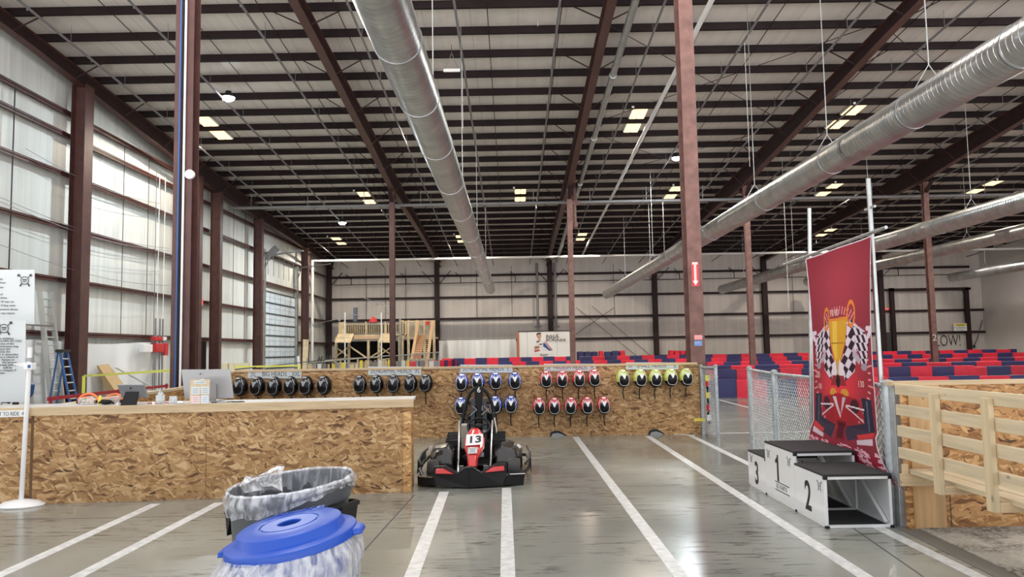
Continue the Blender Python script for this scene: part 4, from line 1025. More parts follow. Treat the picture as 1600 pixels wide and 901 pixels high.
bag(c2.x, Yf, h+.004, r2, .075, T2, 'clear_liner', bin2, 5, .016, .012, rag=.5)
# roll of liner on the rim and the part hanging inside
m = MB(); rnd = random.Random(4)
pts = [Vector((c2.x, Yf, h+.006)) + T2 @ Vector((math.cos(t)*(r2+.002), math.sin(t)*(r2+.002), 0)) for t in [2*math.pi*k/70 for k in range(70)]]
m.tube(pts, [.008+rnd.uniform(-.002,.004) for _ in pts], 6, True); m.build('liner_roll', clear_mat('liner_roll', (.84,.86,.9), .8), bin2, smooth=True)
def inner(u, v):
    t = 2*math.pi*u; f = .3*math.sin(9*t+4*v)+.3*math.sin(17*t-3*v+1)+.25*math.sin(29*t+6*v)
    r_ = .315 - v*.06 + .012*f*v; q = Vector((c2.x, Yf, h+.004)) + T2 @ Vector((math.cos(t)*r_, math.sin(t)*r_, 0)); q.z -= v*.55; return q
m = MB(); m.grid(inner, 110, 12, True); m.build('clear_liner', clear_mat('inner_liner', (.80,.82,.86), .30), bin2, smooth=True, fixn=False)
# the standing flap of liner
m = MB(); fl = [P(372,757,Yf-.05), P(383,747,Yf+.05), P(405,739,Yf+.12), P(430,732,Yf+.20), P(444,725,Yf+.22), P(442,745,Yf+.20), P(440,766,Yf+.1), P(410,768,Yf+.05), P(385,766,Yf)]
cc = sum(fl, Vector())/len(fl); n = len(fl); vs = []
for s in (.02, .35, .7, 1):
    for i, p in enumerate(fl): vs.append(cc.lerp(p, s) + Vector((0, .03*math.sin(i*2.1+s*7), .012*math.sin(i*3+s*5))))
m.add(vs, [(j*n+i, j*n+(i+1)%n, (j+1)*n+(i+1)%n, (j+1)*n+i) for j in range(3) for i in range(n)]); m.build('liner_flap', clear_mat('liner_flap', (.86,.86,.88), .62), bin2, smooth=True, fixn=False)

# ================================================================== go-kart
K0 = F(737, 764); kx, ky = K0.x, K0.y
kart = thing('go_kart', (kx, ky+.9, 0), 'black racing go-kart with a red nose and number 13', 'go-kart')
def KP(px, py, dy): return P(px, py, ky+dy)
def kprism(name, pts, dy, depth, mt, bev=.008, parent=None):
    m = MB(); m.prism([KP(x, y, dy) for x, y in pts], (0, depth, 0)); return m.build(name, mt, parent or kart, bevel=bev)
# front bumper: two wings meeting in a point at the centre
def wing(name, outline, mt, th, parent=None):
    """outline: (px, py, dy)"""
    m = MB(); A = [KP(x, y, d) for x, y, d in outline]; m.prism(A, (0, th, 0)); return m.build(name, mt, parent or kart, bevel=.006)
bump = wing('front_bumper', [(733,762.5,.02),(786,758,.10),(792,741,.12),(790.5,724.5,.16),(773,725,.14),(751,738.5,.06),(738,730,.02),(733,730,.02)], M['black'], .10)
wing('front_bumper', [(733,762.5,.02),(733,730,.02),(727,730,.02),(715,739,.05),(695,728,.12),(678,729,.15),(676.5,742,.13),(681,758.5,.10)], M['black'], .10)
m = MB(); m.cyl(KP(733,762,.0), KP(733,731,.0), .006, 6); m.build('bumper_ridge', M['black_gloss'], kart)
wing('bumper_wing', [(786,758,.10),(818,757.5,.22),(820.5,739.5,.24),(795,740.5,.14)], M['black'], .30)
wing('bumper_wing', [(681,758.5,.10),(653,758,.22),(652,743.5,.24),(678,745,.14)], M['black'], .30)
wing('red_inset', [(680,740,.045),(680.5,733,.055),(692,732.5,.045),(708,740.5,.01)], M['red'], .08)
wing('red_inset', [(757.5,738,.03),(770,729.5,.08),(787.5,728,.10),(788.5,735,.09)], M['red'], .08)
m = MB(); m.tube([KP(654,744,.20),KP(676,745.5,.13)], .006, 6); m.tube([KP(796,740.5,.13),KP(820,739.5,.22)], .006, 6); m.build('edge_highlight', M['chrome'], kart)  # chrome tubes standing in for the highlight along the wing edges
# chassis tray and rails
hx = .60
m = MB(); m.box((kx-.34, ky+.30, .035), (kx+.34, ky+1.75, .055)); m.build('floor_tray', M['black_matt'], kart)
m = MB()
for s in (-1, 1):
    m.tube([(kx+s*.30,ky+.25,.07),(kx+s*.33,ky+.7,.07),(kx+s*.36,ky+1.75,.07)], .016, 8)
m.tube([(kx-.5,ky+.34,.1),(kx+.5,ky+.34,.1)], .014, 8); m.build('chassis_frame', M['grey'], kart, smooth=True)
# wheels
def wheel(x, y, r_, w):
    m = MB(); m.lathe([(r_*.55,-w/2),(r_*.9,-w/2),(r_,-w/2+.025),(r_,w/2-.025),(r_*.9,w/2),(r_*.55,w/2)], (x,y,r_), 28, Matrix.Rotation(R(90),3,'Y')); t = m.build('wheel', M['rubber'], kart, smooth=True)
    m = MB(); m.lathe([(0,-w/2+.02),(r_*.5,-w/2+.02),(r_*.57,-w/2),(r_*.57,w/2),(r_*.5,w/2-.02),(0,w/2-.02)], (x,y,r_), 20, Matrix.Rotation(R(90),3,'Y')); m.build('rim', M['silver'], t, smooth=True)
for s in (-1, 1): wheel(kx+s*.485, ky+.52, .135, .14)
for s in (-1, 1): wheel(kx+s*.50, ky+1.52, .14, .19)
# side pods: broad boxes with rounded shoulders
for s in (-1, 1):
    m = MB(); sec = []
    for (yy, x0, x1, z0, z1) in ((.70,.26,.52,.10,.30),(.76,.25,.545,.06,.385),(.95,.25,.56,.05,.42),(1.15,.25,.555,.05,.41),(1.35,.25,.52,.06,.40)):
        sec.append([(kx+s*x0,ky+yy,z0),(kx+s*x1,ky+yy,z0),(kx+s*(x1+.005),ky+yy,z1*.7),(kx+s*(x1-.05),ky+yy,z1*.96),(kx+s*(x0+.09),ky+yy,z1),(kx+s*(x0+.01),ky+yy,z1*.85)])
    vs = [p for q in sec for p in q]; n = 6
    fs = [(j*n+i, j*n+(i+1)%n, (j+1)*n+(i+1)%n, (j+1)*n+i) for j in range(len(sec)-1) for i in range(n)] + [tuple(range(n)), tuple(range((len(sec)-1)*n, len(sec)*n))]
    m.add(vs, fs); m.build('side_pod', mat('pod_black', (.022,.018,.016), .2, coat=.7) if s < 0 else bpy.data.materials['pod_black'], kart, smooth=True, bevel=.015)
    # ribbed covers behind, over the rear wheels
    for k_ in range(5):
        m = MB(); y_ = ky+1.02+k_*.085; m.box((kx+s*.22-.0, y_, .36+k_*.016), (kx+s*.22+s*.16, y_+.05, .44+k_*.016)) if s > 0 else m.box((kx+s*.22+s*.16, y_, .36+k_*.016), (kx+s*.22, y_+.05, .44+k_*.016)); m.build('cooling_rib', M['black'], kart, bevel=.006)
    # outer side rail
    m = MB(); m.tube([(kx+s*.60,ky+.42,.10),(kx+s*.66,ky+.60,.14),(kx+s*.685,ky+1.1,.15),(kx+s*.66,ky+1.7,.15),(kx+s*.5,ky+1.86,.15)], .022, 8)
    m.tube([(kx+s*.62,ky+.50,.20),(kx+s*.67,ky+.62,.25),(kx+s*.69,ky+1.1,.27),(kx+s*.66,ky+1.68,.27)], .014, 8); m.build('side_rail', M['black'], kart, smooth=True)
    m = MB(); m.prism([(kx+s*.685,ky+.62,.09),(kx+s*.70,ky+1.66,.09),(kx+s*.70,ky+1.66,.24),(kx+s*.685,ky+.70,.24)], (s*.012,0,0)); m.build('side_skirt', M['black'], kart)
    m = MB(); m.tube([(kx+s*.19,ky+.45,.10),(kx+s*.20,ky+.75,.22),(kx+s*.205,ky+.95,.48),(kx+s*.215,ky+1.18,.66),(kx+s*.22,ky+1.25,.60)], .013, 8); m.build('chrome_rail', M['chrome'], kart, smooth=True)
m = MB(); m.tube([(kx-.5,ky+1.86,.15),(kx+.5,ky+1.86,.15)], .03, 8); m.box((kx-.55,ky+1.84,.08),(kx+.55,ky+1.90,.26)); m.build('rear_bumper', M['black'], kart)
# rear engine/battery boxes seen between the pods
m = MB(); m.box((kx-.24,ky+1.30,.08),(kx+.26,ky+1.72,.40)); m.build('battery_box', M['black'], kart, bevel=.02)
# red nose cone
def nosesec(pts): return pts
sec = []
for (px0, px1, py, dy, th) in ((730,745.5,729,.36,.05),(729.5,747,715,.45,.07),(728,751,708,.50,.09),(724.6,756.5,698,.57,.11),(726,757.5,685,.66,.13),(728.5,756,679,.70,.13),(733,751.5,672,.74,.12),(737,747,669.5,.77,.08)):
    a, b = KP(px0, py, dy), KP(px1, py, dy); mid = (a+b)/2
    sec.append([a+Vector((0,th*.6,-.02)), a+Vector((.006,.0,0)), mid+Vector((-.04,-.03,.012)), mid+Vector((.04,-.03,.012)), b+Vector((-.006,0,0)), b+Vector((0,th*.6,-.02))])
vs = [p for q in sec for p in q]; n = 6; m = MB()
m.add(vs, [(j*n+i, j*n+(i+1)%n, (j+1)*n+(i+1)%n, (j+1)*n+i) for j in range(len(sec)-1) for i in range(n)] + [tuple(range(n)), tuple(range((len(sec)-1)*n, len(sec)*n))])
nose = m.build('nose_cone', M['red'], kart, smooth=True, bevel=.004)
a, b, c_, d_ = KP(727.5,696.3,.535), KP(752.5,694.5,.535), KP(754.8,678,.655), KP(728.8,679,.655)
pn = ((b-a).cross(d_-a)).normalized()
m = MB(); m.prism([a,b,c_,d_], pn*.006); m.build('number_plate', M['white_gloss'], kart)
rr = (b-a).normalized(); uu = (d_-a).normalized()
text_mesh('13', (d_-a).length*.60, a + rr*(b-a).length*.10 + uu*(d_-a).length*.22 + pn*.007, rr, uu, M['ink'], kart, 'race_number', .003, sx=1.25, bold=.003)
a, b, c_, d_ = KP(731,709,.445), KP(745.5,708,.445), KP(745.8,698.5,.515), KP(731.3,699,.515)
m = MB(); m.prism([a,b,c_,d_], pn*.006); m.build('small_plate', M['paper'], kart)
m = MB(); logo(m, (a+b+c_+d_)/4+pn*.008, rr, uu, (d_-a).length*.40, .001); m.build('crossed_axes_mark', M['grey'], kart)
# steering wheel
sc_ = KP(748, 666, .98); TT = Matrix.Rotation(R(55), 3, 'X')
m = MB(); m.tube([sc_ + TT @ Vector((.14*math.cos(t), .12*math.sin(t), 0)) for t in [2*math.pi*k_/28 for k_ in range(28)]], .014, 8, True); m.build('steering_wheel', M['black'], kart, smooth=True)
m = MB(); m.ell(sc_, .055,.04,.045, 14, 8); m.tube([sc_, (kx+.02, ky+.6, .15)], .014, 8)
for t in (R(20), R(160), R(270)): m.tube([sc_, sc_ + TT @ Vector((.135*math.cos(t), .115*math.sin(t), 0))], .01, 6)
m.build('steering_column', M['black'], kart, smooth=True)
m = MB(); q = KP(752,711,.62)
m.box((q.x-.035,q.y,q.z-.02),(q.x+.03,q.y+.06,q.z+.03)); m.build('brake_reservoir', M['silver'], kart, bevel=.005)
for s in (-1, 1):
    m = MB(); m.bar((kx+s*.14,ky+.50,.06),(kx+s*.15,ky+.44,.20), .06,.012,(0,1,0)); m.build('pedal', M['silver'], kart)
# seat
m = MB()
def seat(u, v):
    # v from seat front (0) to head (1)
    prof = [(1.02,.12),(1.10,.10),(1.28,.11),(1.38,.17),(1.44,.30),(1.50,.48),(1.55,.66),(1.57,.74)]
    f = v*(len(prof)-1); i = min(int(f), len(prof)-2); g = f-i; y = prof[i][0]*(1-g)+prof[i+1][0]*g; z = prof[i][1]*(1-g)+prof[i+1][1]*g
    a = (u-.5)*2; w = .21 - .035*max(0, v-.6)*2.5
    return Vector((kx+.05+a*w, ky+y-.13*abs(a)**2.5*(1 if v > .3 else .5), z+.13*abs(a)**3*(1-v)))
m.grid(seat, 14, 18); m.build('seat', M['black'], kart, smooth=True, solid=.025)
HX = KP(748,620,1.55).x
for s in (-1, 1):
    m = MB(); m.tube([(HX+s*.055,ky+1.42,.30),(HX+s*.075,ky+1.43,.50),(HX+s*.075,ky+1.52,.80),(HX+s*.07,ky+1.56,.92)], .01, 6)
    for z0, z1, y0, y1 in ((.32,.52,1.38,1.42),(.52,.92,1.42,1.52)):
        m.bar((HX+s*.085,ky+y0,z0),(HX+s*.075,ky+y1,z1), .055,.008,(0,1,0))
    m.build('harness_strap', mat('strap_grey', (.045,.047,.05), .8) if s < 0 else bpy.data.materials['strap_grey'], kart)
    m = MB(); m.box((HX+s*.085-.03,ky+1.37,.49),(HX+s*.085+.03,ky+1.40,.52)); m.build('strap_buckle', M['silver'], kart, bevel=.004)
# roll hoop
zt = KP(748,607,1.6).z
def hp(px, py, dy=1.6): return KP(px, py, dy)
m = MB(); m.tube([hp(713,702,1.45),hp(722,668,1.55),hp(724,650),hp(729,628),hp(735,613),hp(741,607),hp(748,605.5),hp(755,607),hp(761,613),hp(768,628),hp(772.5,650),hp(774,668,1.55),hp(776,704,1.45)], .024, 10); m.build('roll_hoop', M['black'], kart, smooth=True)
m = MB(); m.tube([hp(730,629),hp(767,629)], .016, 8); m.tube([hp(726,655),hp(771,655)], .016, 8); m.build('hoop_crossbar', M['black'], kart, smooth=True)
for s, pts in ((-1, [(720,652),(718,664),(722,680)]), (1, [(772,652),(775,668),(776,686)])):
    m = MB(); m.tube([hp(x,y,1.35) for x, y in pts], .014, 8); m.build('hoop_brace', M['chrome'], kart, smooth=True)
m = MB(); A = [hp(742,603.5,1.56), hp(754,603.5,1.56), hp(755,616,1.54), hp(752.5,640,1.5), hp(753,660,1.46), hp(743,660,1.46), hp(744,640,1.5), hp(741,616,1.54)]
m.prism(A, (0,.05,0)); m.build('headrest', M['black_matt'], kart, bevel=.012)
text_mesh('6', .07, hp(745.4,612.6,1.50), (1,0,0), (0,0,1), M['white'], kart, 'rear_number', .004, bold=.001)
m = MB()
for (a_, b_) in (((733,650),(745,640)),((745,640),(738,634)),((752,648),(764,638)),((756,634),(766,645)),((735,668),(742,676)),((727,684),(720,676)),((764,664),(770,672))): m.tube([hp(*a_,1.45), hp(*b_,1.45)], .005, 5)
m.build('seat_linkage', M['silver'], kart)
m = MB(); m.box((kx-.20,ky+1.2,.30),(kx-.10,ky+1.32,.62)); m.build('fuel_tank', mat('tank', (.45,.42,.34), .5), kart, bevel=.02)
q = KP(790,700,1.0)
for s in (-1, 1):
    m = MB(); m.bar((kx+s*.53,ky+.80,.40),(kx+s*.57,ky+.80,.36), .03,.03); m.build('pod_clip', M['chrome'], kart)

# ================================================================== podium
pa = F(1291.5, 825.5); pb = F(1396, 823.5)
zz2 = .455
PX0 = pa.x; PXB = pb.x; Py0 = pa.y
yB = F(1245,799).y; yC = F(1200,772.5).y; yD = F(1177,757).y
def box_unit(y0, y1, h, num, lab, nx, open_side=True):
    r = thing('podium_step', ((PX0+PXB)/2, (y0+y1)/2, 0), lab, 'podium step', 'winners podium')
    x0, x1 = PX0, PXB; t = .022
    # white front board facing the track
    m = MB(); m.box((x0-.004,y0+t*.3,.02),(x0+.004,y1-.004,h-.02)); m.build('number_board', M['white_gloss'], r)
    m = MB(); m.box((x1-.004,y0+t,.02),(x1+.002,y1-t,h-.02)); m.build('back_board', M['white'], r)
    m = MB()
    for x in (x0+t/2, x1-t/2):
        for y in (y0+t/2, y1-t/2): m.box((x-t/2,y-t/2,.0),(x+t/2,y+t/2,h-.02))
    for z in (.012, h-.035):
        for y in (y0+t/2, y1-t/2): m.box((x0,y-t/2,z-.011),(x1,y+t/2,z+.014))
        for x in (x0+t/2, x1-t/2): m.box((x-t/2,y0,z-.011),(x+t/2,y1,z+.014))
    m.build('frame', M['white'], r, bevel=.002)
    m = MB(); m.box((x0-.006,y0-.006,h-.021),(x1+.006,y1-.0,h)); m.build('top_deck', M['carpet'], r, bevel=.003)
    m = MB(); m.box((x0+t,y0+t,.004),(x1-t,y1-t,.014)); m.build('bottom_deck', M['carpet'], r)
    m = MB()
    for x in (x0+.005, x1-.015):
        m.box((x-.012,y0-.010,0),(x+.02,y0+.02,.02)); m.box((x-.012,y0-.010,h-.045),(x+.02,y0+.02,h-.018))
    m.build('corner_fitting', M['black'], r)
    m = MB(); m.bar((x1-.03,y0+.06,.03),(x1-.03,y1-.06,h-.05), .03,.015); m.build('diagonal_strut', M['white'], r)
    hh, zb_ = {'2': (.285, .085), '1': (.262, .205), '3': (.262, .065)}[num]
    if num == '1':
        ym = (y0+y1)/2 + .02; m = MB()
        m.prism([(x0-.0045, ym - u_*hh, zb_ + v_*hh) for u_, v_ in ((.02,0),(.02,1),(-.10,1),(-.13,.90),(-.22,.83),(-.32,.80),(-.32,.66),(-.20,.68),(-.15,.71),(-.15,0))], (-.002,0,0)); m.build('step_number', M['ink'], r)
        return r
    text_mesh(num, hh*.93, (x0-.0045, (y0+y1)/2 + nx, zb_), (0,-1,0), (0,0,1), M['ink'], r, 'step_number', .002, align='CENTER', sx=.85, bold=.006)
    return r
s2 = box_unit(Py0, yB-.003, zz2, '2', 'nearest podium step, marked with a black number 2', .03)
s1 = box_unit(yB, yC-.003, .562, '1', 'tallest middle podium step, marked with a black number 1', .12)
s3 = box_unit(yC, yD, .395, '3', 'far lowest podium step, marked with a black number 3', .0)
for (st, ys, zs) in ((s2, [Py0+.10], [.34]), (s1, [yC-.12, yB+.14], [.44,.44]), (s3, [yD-.12], [.31])):
    for y, z in zip(ys, zs):
        m = MB(); logo(m, (PX0-.0045,y,z), (0,-1,0), (0,0,1), .045, .0008); m.build('crossed_axes_mark', M['ink_soft'], st)
m = MB(); y0, y1 = yB+.16, yB+.56
for z in (.115, .195): m.box((PX0-.0065,y0,z-.004),(PX0-.004,y1,z+.004))
m.build('label_rule', M['ink'], s1)
text_mesh('GO KARTS', .045, (PX0-.0045, y1-.02, .135), (0,-1,0), (0,0,1), M['ink_soft'], s1, 'lettering', .001, sx=1.05)

# ================================================================== chain-link fence
fx0 = F(1175, 701); fx1 = F(1398, 818.5)
def fencepost(px, pyb, pyt, rad, lab, ptx=None):
    b = F(px, pyb); z = P(px, pyt, b.y).z
    r = thing('fence_post', b, lab, 'fence post'); m = MB(); m.cyl(b, (b.x,b.y,z), rad, 14); m.build('tube', M['galv_fence'], r, smooth=True)
    m = MB(); m.lathe([(rad+.006,-.03),(rad+.008,.0),(rad*.8,.018),(0,.03)], (b.x,b.y,z), 16); m.build('cap', M['silver'], r, smooth=True)
    for k_ in (.15,.5,.85):
        m = MB(); m.cyl((b.x,b.y,z*k_-.012),(b.x,b.y,z*k_+.012), rad+.006, 14); m.build('band', M['galv_fence'], r)
    return r, b, z
_, g0, gz0 = fencepost(1099, 677.5, 571, .030, 'thin galvanised fence post beside the near red column')
_, g1, gz1 = fencepost(1122.5, 687.5, 571, .030, 'galvanised gate-end post on the left of the track opening')
_, g2, gz2 = fencepost(1176, 704, 574, .036, 'galvanised fence post on the right of the track opening')
_, g3, gz3 = fencepost(1216, 727, 580, .040, 'galvanised fence post behind the podium step 1')
_, g4, gz4 = fencepost(1399, 817, 597, .052, 'thick galvanised fence post beside the wooden bench')
def mesh_panel(a, b, za, zb_, lab, step=.078, z0=.04):
    L_ = (b-a); L_.z = 0; ln = L_.length; d = L_.normalized(); H = min(za, zb_)-.05-z0; n_ = Vector((-d.y,d.x,0)); r = thing('chain_link_panel', (a+b)/2, lab, 'fence panel')
    m = MB(); m.cyl(Vector((a.x,a.y,za-.03)), Vector((b.x,b.y,zb_-.03)), .021, 10); m.build('top_rail', M['galv_fence'], r, smooth=True)
    m = MB(); w = .0056
    def wire(s0, z0_, s1, z1_, off):
        p = a + d*s0 + n_*off; q = a + d*s1 + n_*off; p = Vector((p.x,p.y,z0_)); q = Vector((q.x,q.y,z1_)); m.bar(p, q, w, w, tuple(n_))
    k_ = -H
    while k_ < ln:
        s0, s1 = max(0, k_), min(ln, k_+H)
        if s1 > s0:
            wire(s0, z0+(s0-k_), s1, z0+(s1-k_), .002); wire(s0, z0+H-(s0-k_), s1, z0+H-(s1-k_), -.002)
        k_ += step
    m.build('wire_mesh', M['galv_fence'], r)
    m = MB(); m.cyl(a+d*.0+Z*z0, b+Z*z0, .003, 5); m.build('tension_wire', M['galv_fence'], r)
mesh_panel(g0, g1, gz0, gz1, 'narrow chain-link panel left of the track opening')
mesh_panel(g2, g3, gz2, gz3, 'chain-link panel right of the track opening')
mesh_panel(g3, g4, gz3, gz4, 'long chain-link panel behind the podium and red banner')
# second post leaf by the opening, and hanging camouflage cord
m = MB(); q = g0.lerp(g1, .42); rnd = random.Random(2)
m.tube([Vector((q.x+rnd.uniform(-.02,.02), q.y-.03, z)) for z in np.linspace(.22, gz0-.12, 16)], [.022+rnd.uniform(-.006,.01) for _ in range(16)], 7)
rp = thing('hanging_straps', (q.x,q.y,.2), 'bundle of coloured straps hanging on the narrow chain-link panel', 'straps'); m.build('strap_bundle', M['black_matt'], rp)
for z, mt in ((.50,'red_matt'),(.72,'yellow'),(.92,'red_matt'),(.33,'white'),(1.02,'tape')):
    m = MB(); m.box((q.x-.035,q.y-.06,z-.05),(q.x+.035,q.y+.0,z+.05)); m.build('strap_patch', M[mt], rp)
m = MB(); p = P(1087,656,13.8); m.box((p.x-.03,p.y-.02,p.z-.02),(p.x+.16,p.y,p.z+.03)); tag(m.build('yellow_tape', M['yellow']), 'yellow tape wrapped low around the near red column', 'tape')
# tall square post behind the big fence post
q = F(1416, 822); m = MB(); m.box((q.x-.055,q.y-.02,0),(q.x+.02,q.y+.08,1.22)); tag(m.build('square_post', M['galv_fence'], bevel=.004), 'blue-grey square steel post between fence post and wooden bench', 'post')

# ================================================================== banner and poles
bx = PXB + .075
def BX(px, py): return PXX(px, py, bx)
TL, TR = BX(1258.5, 404), BX(1360, 367.5)
yL, yR = BX(1270,620).y, BX(1369,660).y
zT0, zT1 = TL.z, TR.z; zB0, zB1 = .30, .30
pic = Pic(170, 400, (.26,.035,.055))
yy = pic.Y; xx = pic.X
g = np.exp(-(((xx-.5)/.5)**2 + ((yy-.18)/.25)**2)); pic.a += g[..., None]*np.array([.22,.03,.035])
g = np.exp(-(((xx-.5)/.34)**2 + ((yy-.62)/.15)**2)); pic.a += g[..., None]*np.array([.55,.03,.03])
# speed dial
W_ = (.95,.80,.80)
for k_ in range(44):
    t = math.pi*(1.32 - 1.64*k_/43); c0_, c1_ = .43, .485 if k_ % 3 else .40
    pic.line((.5+.42*math.cos(t), .575-.215*math.sin(t)), (.5+(.46 if k_%3 else .49)*math.cos(t), .575-(.235 if k_%3 else .25)*math.sin(t)), .016, (.80,.42,.40), 2.2)
for k_ in range(13):
    t = math.pi*(.68 - .36*k_/12); pic.line((.5+.37*math.cos(t), .47-.17*math.sin(t)), (.5+.46*math.cos(t), .47-.205*math.sin(t)), .012, (.85,.45,.42), 2.2)
# chequered flags either side
def checker(poly, p_, q_, ang=0, ox=0):
    m0 = pic.a.copy(); pic.poly(poly, (9,9,9)); mk = pic.a[..., 0] > 5; pic.a = m0
    xr = (pic.X-.5+ox); yr = pic.Y - .4 + ang*xr
    c_ = (np.floor(xr/p_ + yr/q_) + np.floor(xr/p_ - yr/q_)) % 2
    pic.a[mk & (c_ == 0)] = (.76,.75,.80); pic.a[mk & (c_ == 1)] = (.040,.018,.034)
for s in (-1, 1):
    X_ = lambda u_: .5 + s*u_
    checker([(X_(.18),.325),(X_(.26),.350),(X_(.47),.415),(X_(.44),.450),(X_(.41),.520),(X_(.34),.535),(X_(.30),.475),(X_(.20),.42)], .075, .034, -.45*s)
    checker([(X_(.15),.330),(X_(.22),.380),(X_(.27),.470),(X_(.23),.555),(X_(.10),.598),(X_(.03),.575),(X_(.05),.52),(X_(.12),.44)], .100, .048, .15*s)
    for (u_, v_, a_, b_) in ((.44,.375,.030,.010),(.475,.39,.03,.012),(.455,.405,.025,.012),(.485,.372,.018,.008),(.43,.425,.02,.014)): pic.ell(X_(u_), v_, a_, b_, (.76,.75,.80))
    pic.poly([(X_(.22),.345),(X_(.40),.385),(X_(.39),.392),(X_(.21),.355)], (.70,.69,.74)); pic.ell(X_(.37),.535,.045,.016,(.42,.40,.45)); pic.poly([(X_(.22),.45),(X_(.32),.50),(X_(.30),.525),(X_(.21),.49)], (.55,.54,.60))
# trophy
pic.ell(.30, .315, .060, .055, (.80,.33,.05), .70); pic.ell(.70, .305, .060, .060, (.80,.33,.05), .70)
pic.poly([(.355,.325),(.645,.322),(.62,.42),(.575,.475),(.545,.52),(.46,.52),(.43,.475),(.385,.42)], (.72,.50,.04))
pic.poly([(.42,.33),(.50,.33),(.50,.50),(.47,.50),(.43,.46)], (.82,.64,.10)); pic.poly([(.345,.318),(.655,.315),(.655,.328),(.345,.331)], (.75,.36,.05))
pic.poly([(.40,.427),(.60,.427),(.60,.432),(.40,.432)], (.45,.22,.02))
pic.poly([(.48,.52),(.53,.52),(.56,.575),(.45,.575)], (.60,.50,.18))
for s in (-1, 1): pic.poly([(.5+s*.03,.50),(.5+s*.10,.56),(.5+s*.09,.60),(.5+s*.01,.565)], (.80,.80,.84))
# helmet/cockpit
pic.poly([(.42,.575),(.58,.575),(.61,.62),(.39,.62)], (.35,.04,.05)); pic.ell(.5, .60, .028, .03, (.02,.015,.02)); pic.ell(.42,.652,.05,.02,(.72,.42,.06)); pic.ell(.58,.652,.05,.02,(.72,.42,.06))
# car
for s in (-1, 1):
    pic.poly([(.5+s*.30,.665),(.5+s*.44,.668),(.5+s*.46,.80),(.5+s*.33,.81)], (.030,.035,.065)); pic.poly([(.5+s*.36,.675),(.5+s*.385,.675),(.5+s*.395,.80),(.5+s*.37,.80)], (.12,.14,.20))
    pic.poly([(.5+s*.05,.66),(.5+s*.28,.675),(.5+s*.30,.75),(.5+s*.10,.80)], (.42,.03,.045)); pic.ell(.5+s*.20,.705,.06,.03,(.07,.02,.03))
    pic.poly([(.5+s*.05,.80),(.5+s*.33,.77),(.5+s*.40,.82),(.5+s*.10,.855)], (.05,.04,.07))
    pic.poly([(.5+s*.46,.80),(.5+s*.22,.825),(.5+s*.24,.84),(.5+s*.46,.822)], (.60,.05,.05)); pic.poly([(.5+s*.45,.825),(.5+s*.22,.845),(.5+s*.22,.862),(.5+s*.44,.85)], (.66,.62,.66))
    pic.line((.5+s*.08,.705),(.5+s*.33,.715),.016,(.80,.78,.80),2.2); pic.line((.5+s*.08,.71),(.5+s*.30,.765),.014,(.75,.70,.72),2.2)
pic.poly([(.44,.655),(.56,.655),(.59,.76),(.56,.83),(.44,.83),(.41,.76)], (.50,.03,.04)); pic.poly([(.41,.67),(.46,.67),(.51,.755),(.50,.765)], (.70,.68,.70)); pic.poly([(.59,.67),(.545,.67),(.505,.755)], (.62,.60,.64))
pic.poly([(.45,.775),(.57,.775),(.57,.86),(.45,.86)], (.25,.02,.03)); pic.poly([(.47,.785),(.55,.785),(.55,.85),(.47,.85)], (.10,.01,.02))
# tyre-track road
pic.poly([(0,.875),(.06,.862),(.9,.885),(1,.91),(1,1),(0,1)], (.36,.02,.05))
rnd = random.Random(9)
for k_ in range(420):
    u_ = rnd.random(); v_ = rnd.random(); xw = u_; yw_ = .872 + v_*.125
    if abs((xw*4.6) % 1 - .5) > .36: continue
    l_ = rnd.uniform(.012,.03); sl = (xw-.5)*.03; pic.line((xw-l_, yw_+sl*.3), (xw+l_, yw_+.004), .012, (.74,.55,.60), 2.2)
# edge binding
pic.poly([(0,0),(.012,0),(.012,1),(0,1)], (.80,.78,.80)); pic.poly([(.988,0),(1,0),(1,1),(.988,1)], (.80,.78,.80)); pic.poly([(0,0),(1,0),(1,.006),(0,.006)], (.80,.78,.80))
bsp = (yL+yR)/2
def bsurf(u, v):
    y = (TL.y*(1-v)+yL*v)*(1-u) + (TR.y*(1-v)+yR*v)*u
    if v > .82: y += -u*(v-.82)/.18*.42*(1 if u > .5 else u*2)
    z = (zT0*(1-u)+zT1*u)*(1-v) + (zB0*(1-u)+zB1*u)*v
    x = bx + .02*math.sin(v*5+u*3) + .012*math.sin(u*9+v*2) - (.06*math.sin((v-.8)/.2*math.pi) if v > .8 else 0)
    return Vector((x, y, z))
ban = thing('race_banner', (bx, (yL+yR)/2, .3), 'tall red banner printed with gold trophy, chequered flags and race car', 'banner')
bo = raster(bsurf, np.clip(pic.a*np.array([.74,.62,.66]) + np.clip(pic.a-.5,0,1)*.3, 0, 1), 'printed_cloth', M['print'], ban)
for t, u_, v_, sz in (('70 80', .40, .292, .07), ('20', .09, .575, .07), ('10', .14, .63, .06), ('130', .78, .605, .06)):
    p = bsurf(u_, v_); text_mesh(t, sz, p+Vector((-.012,0,-sz/2)), (bsurf(.6,v_)-bsurf(.4,v_)), (0,0,1), mat('dial_ink', (.80,.50,.48), .6) if 'dial_ink' not in bpy.data.materials else bpy.data.materials['dial_ink'], ban, 'dial_number', .001)
yb0, yb1 = BX(1222,413).y, BX(1381,353).y
m = MB(); m.cyl((bx+.02,yb0,BX(1222,413).z),(bx+.02,yb1,BX(1381,355).z), .016, 8)
tag(m.build('banner_rod', M['galv']), 'thin slanting metal rod along the top of the red banner', 'rod')
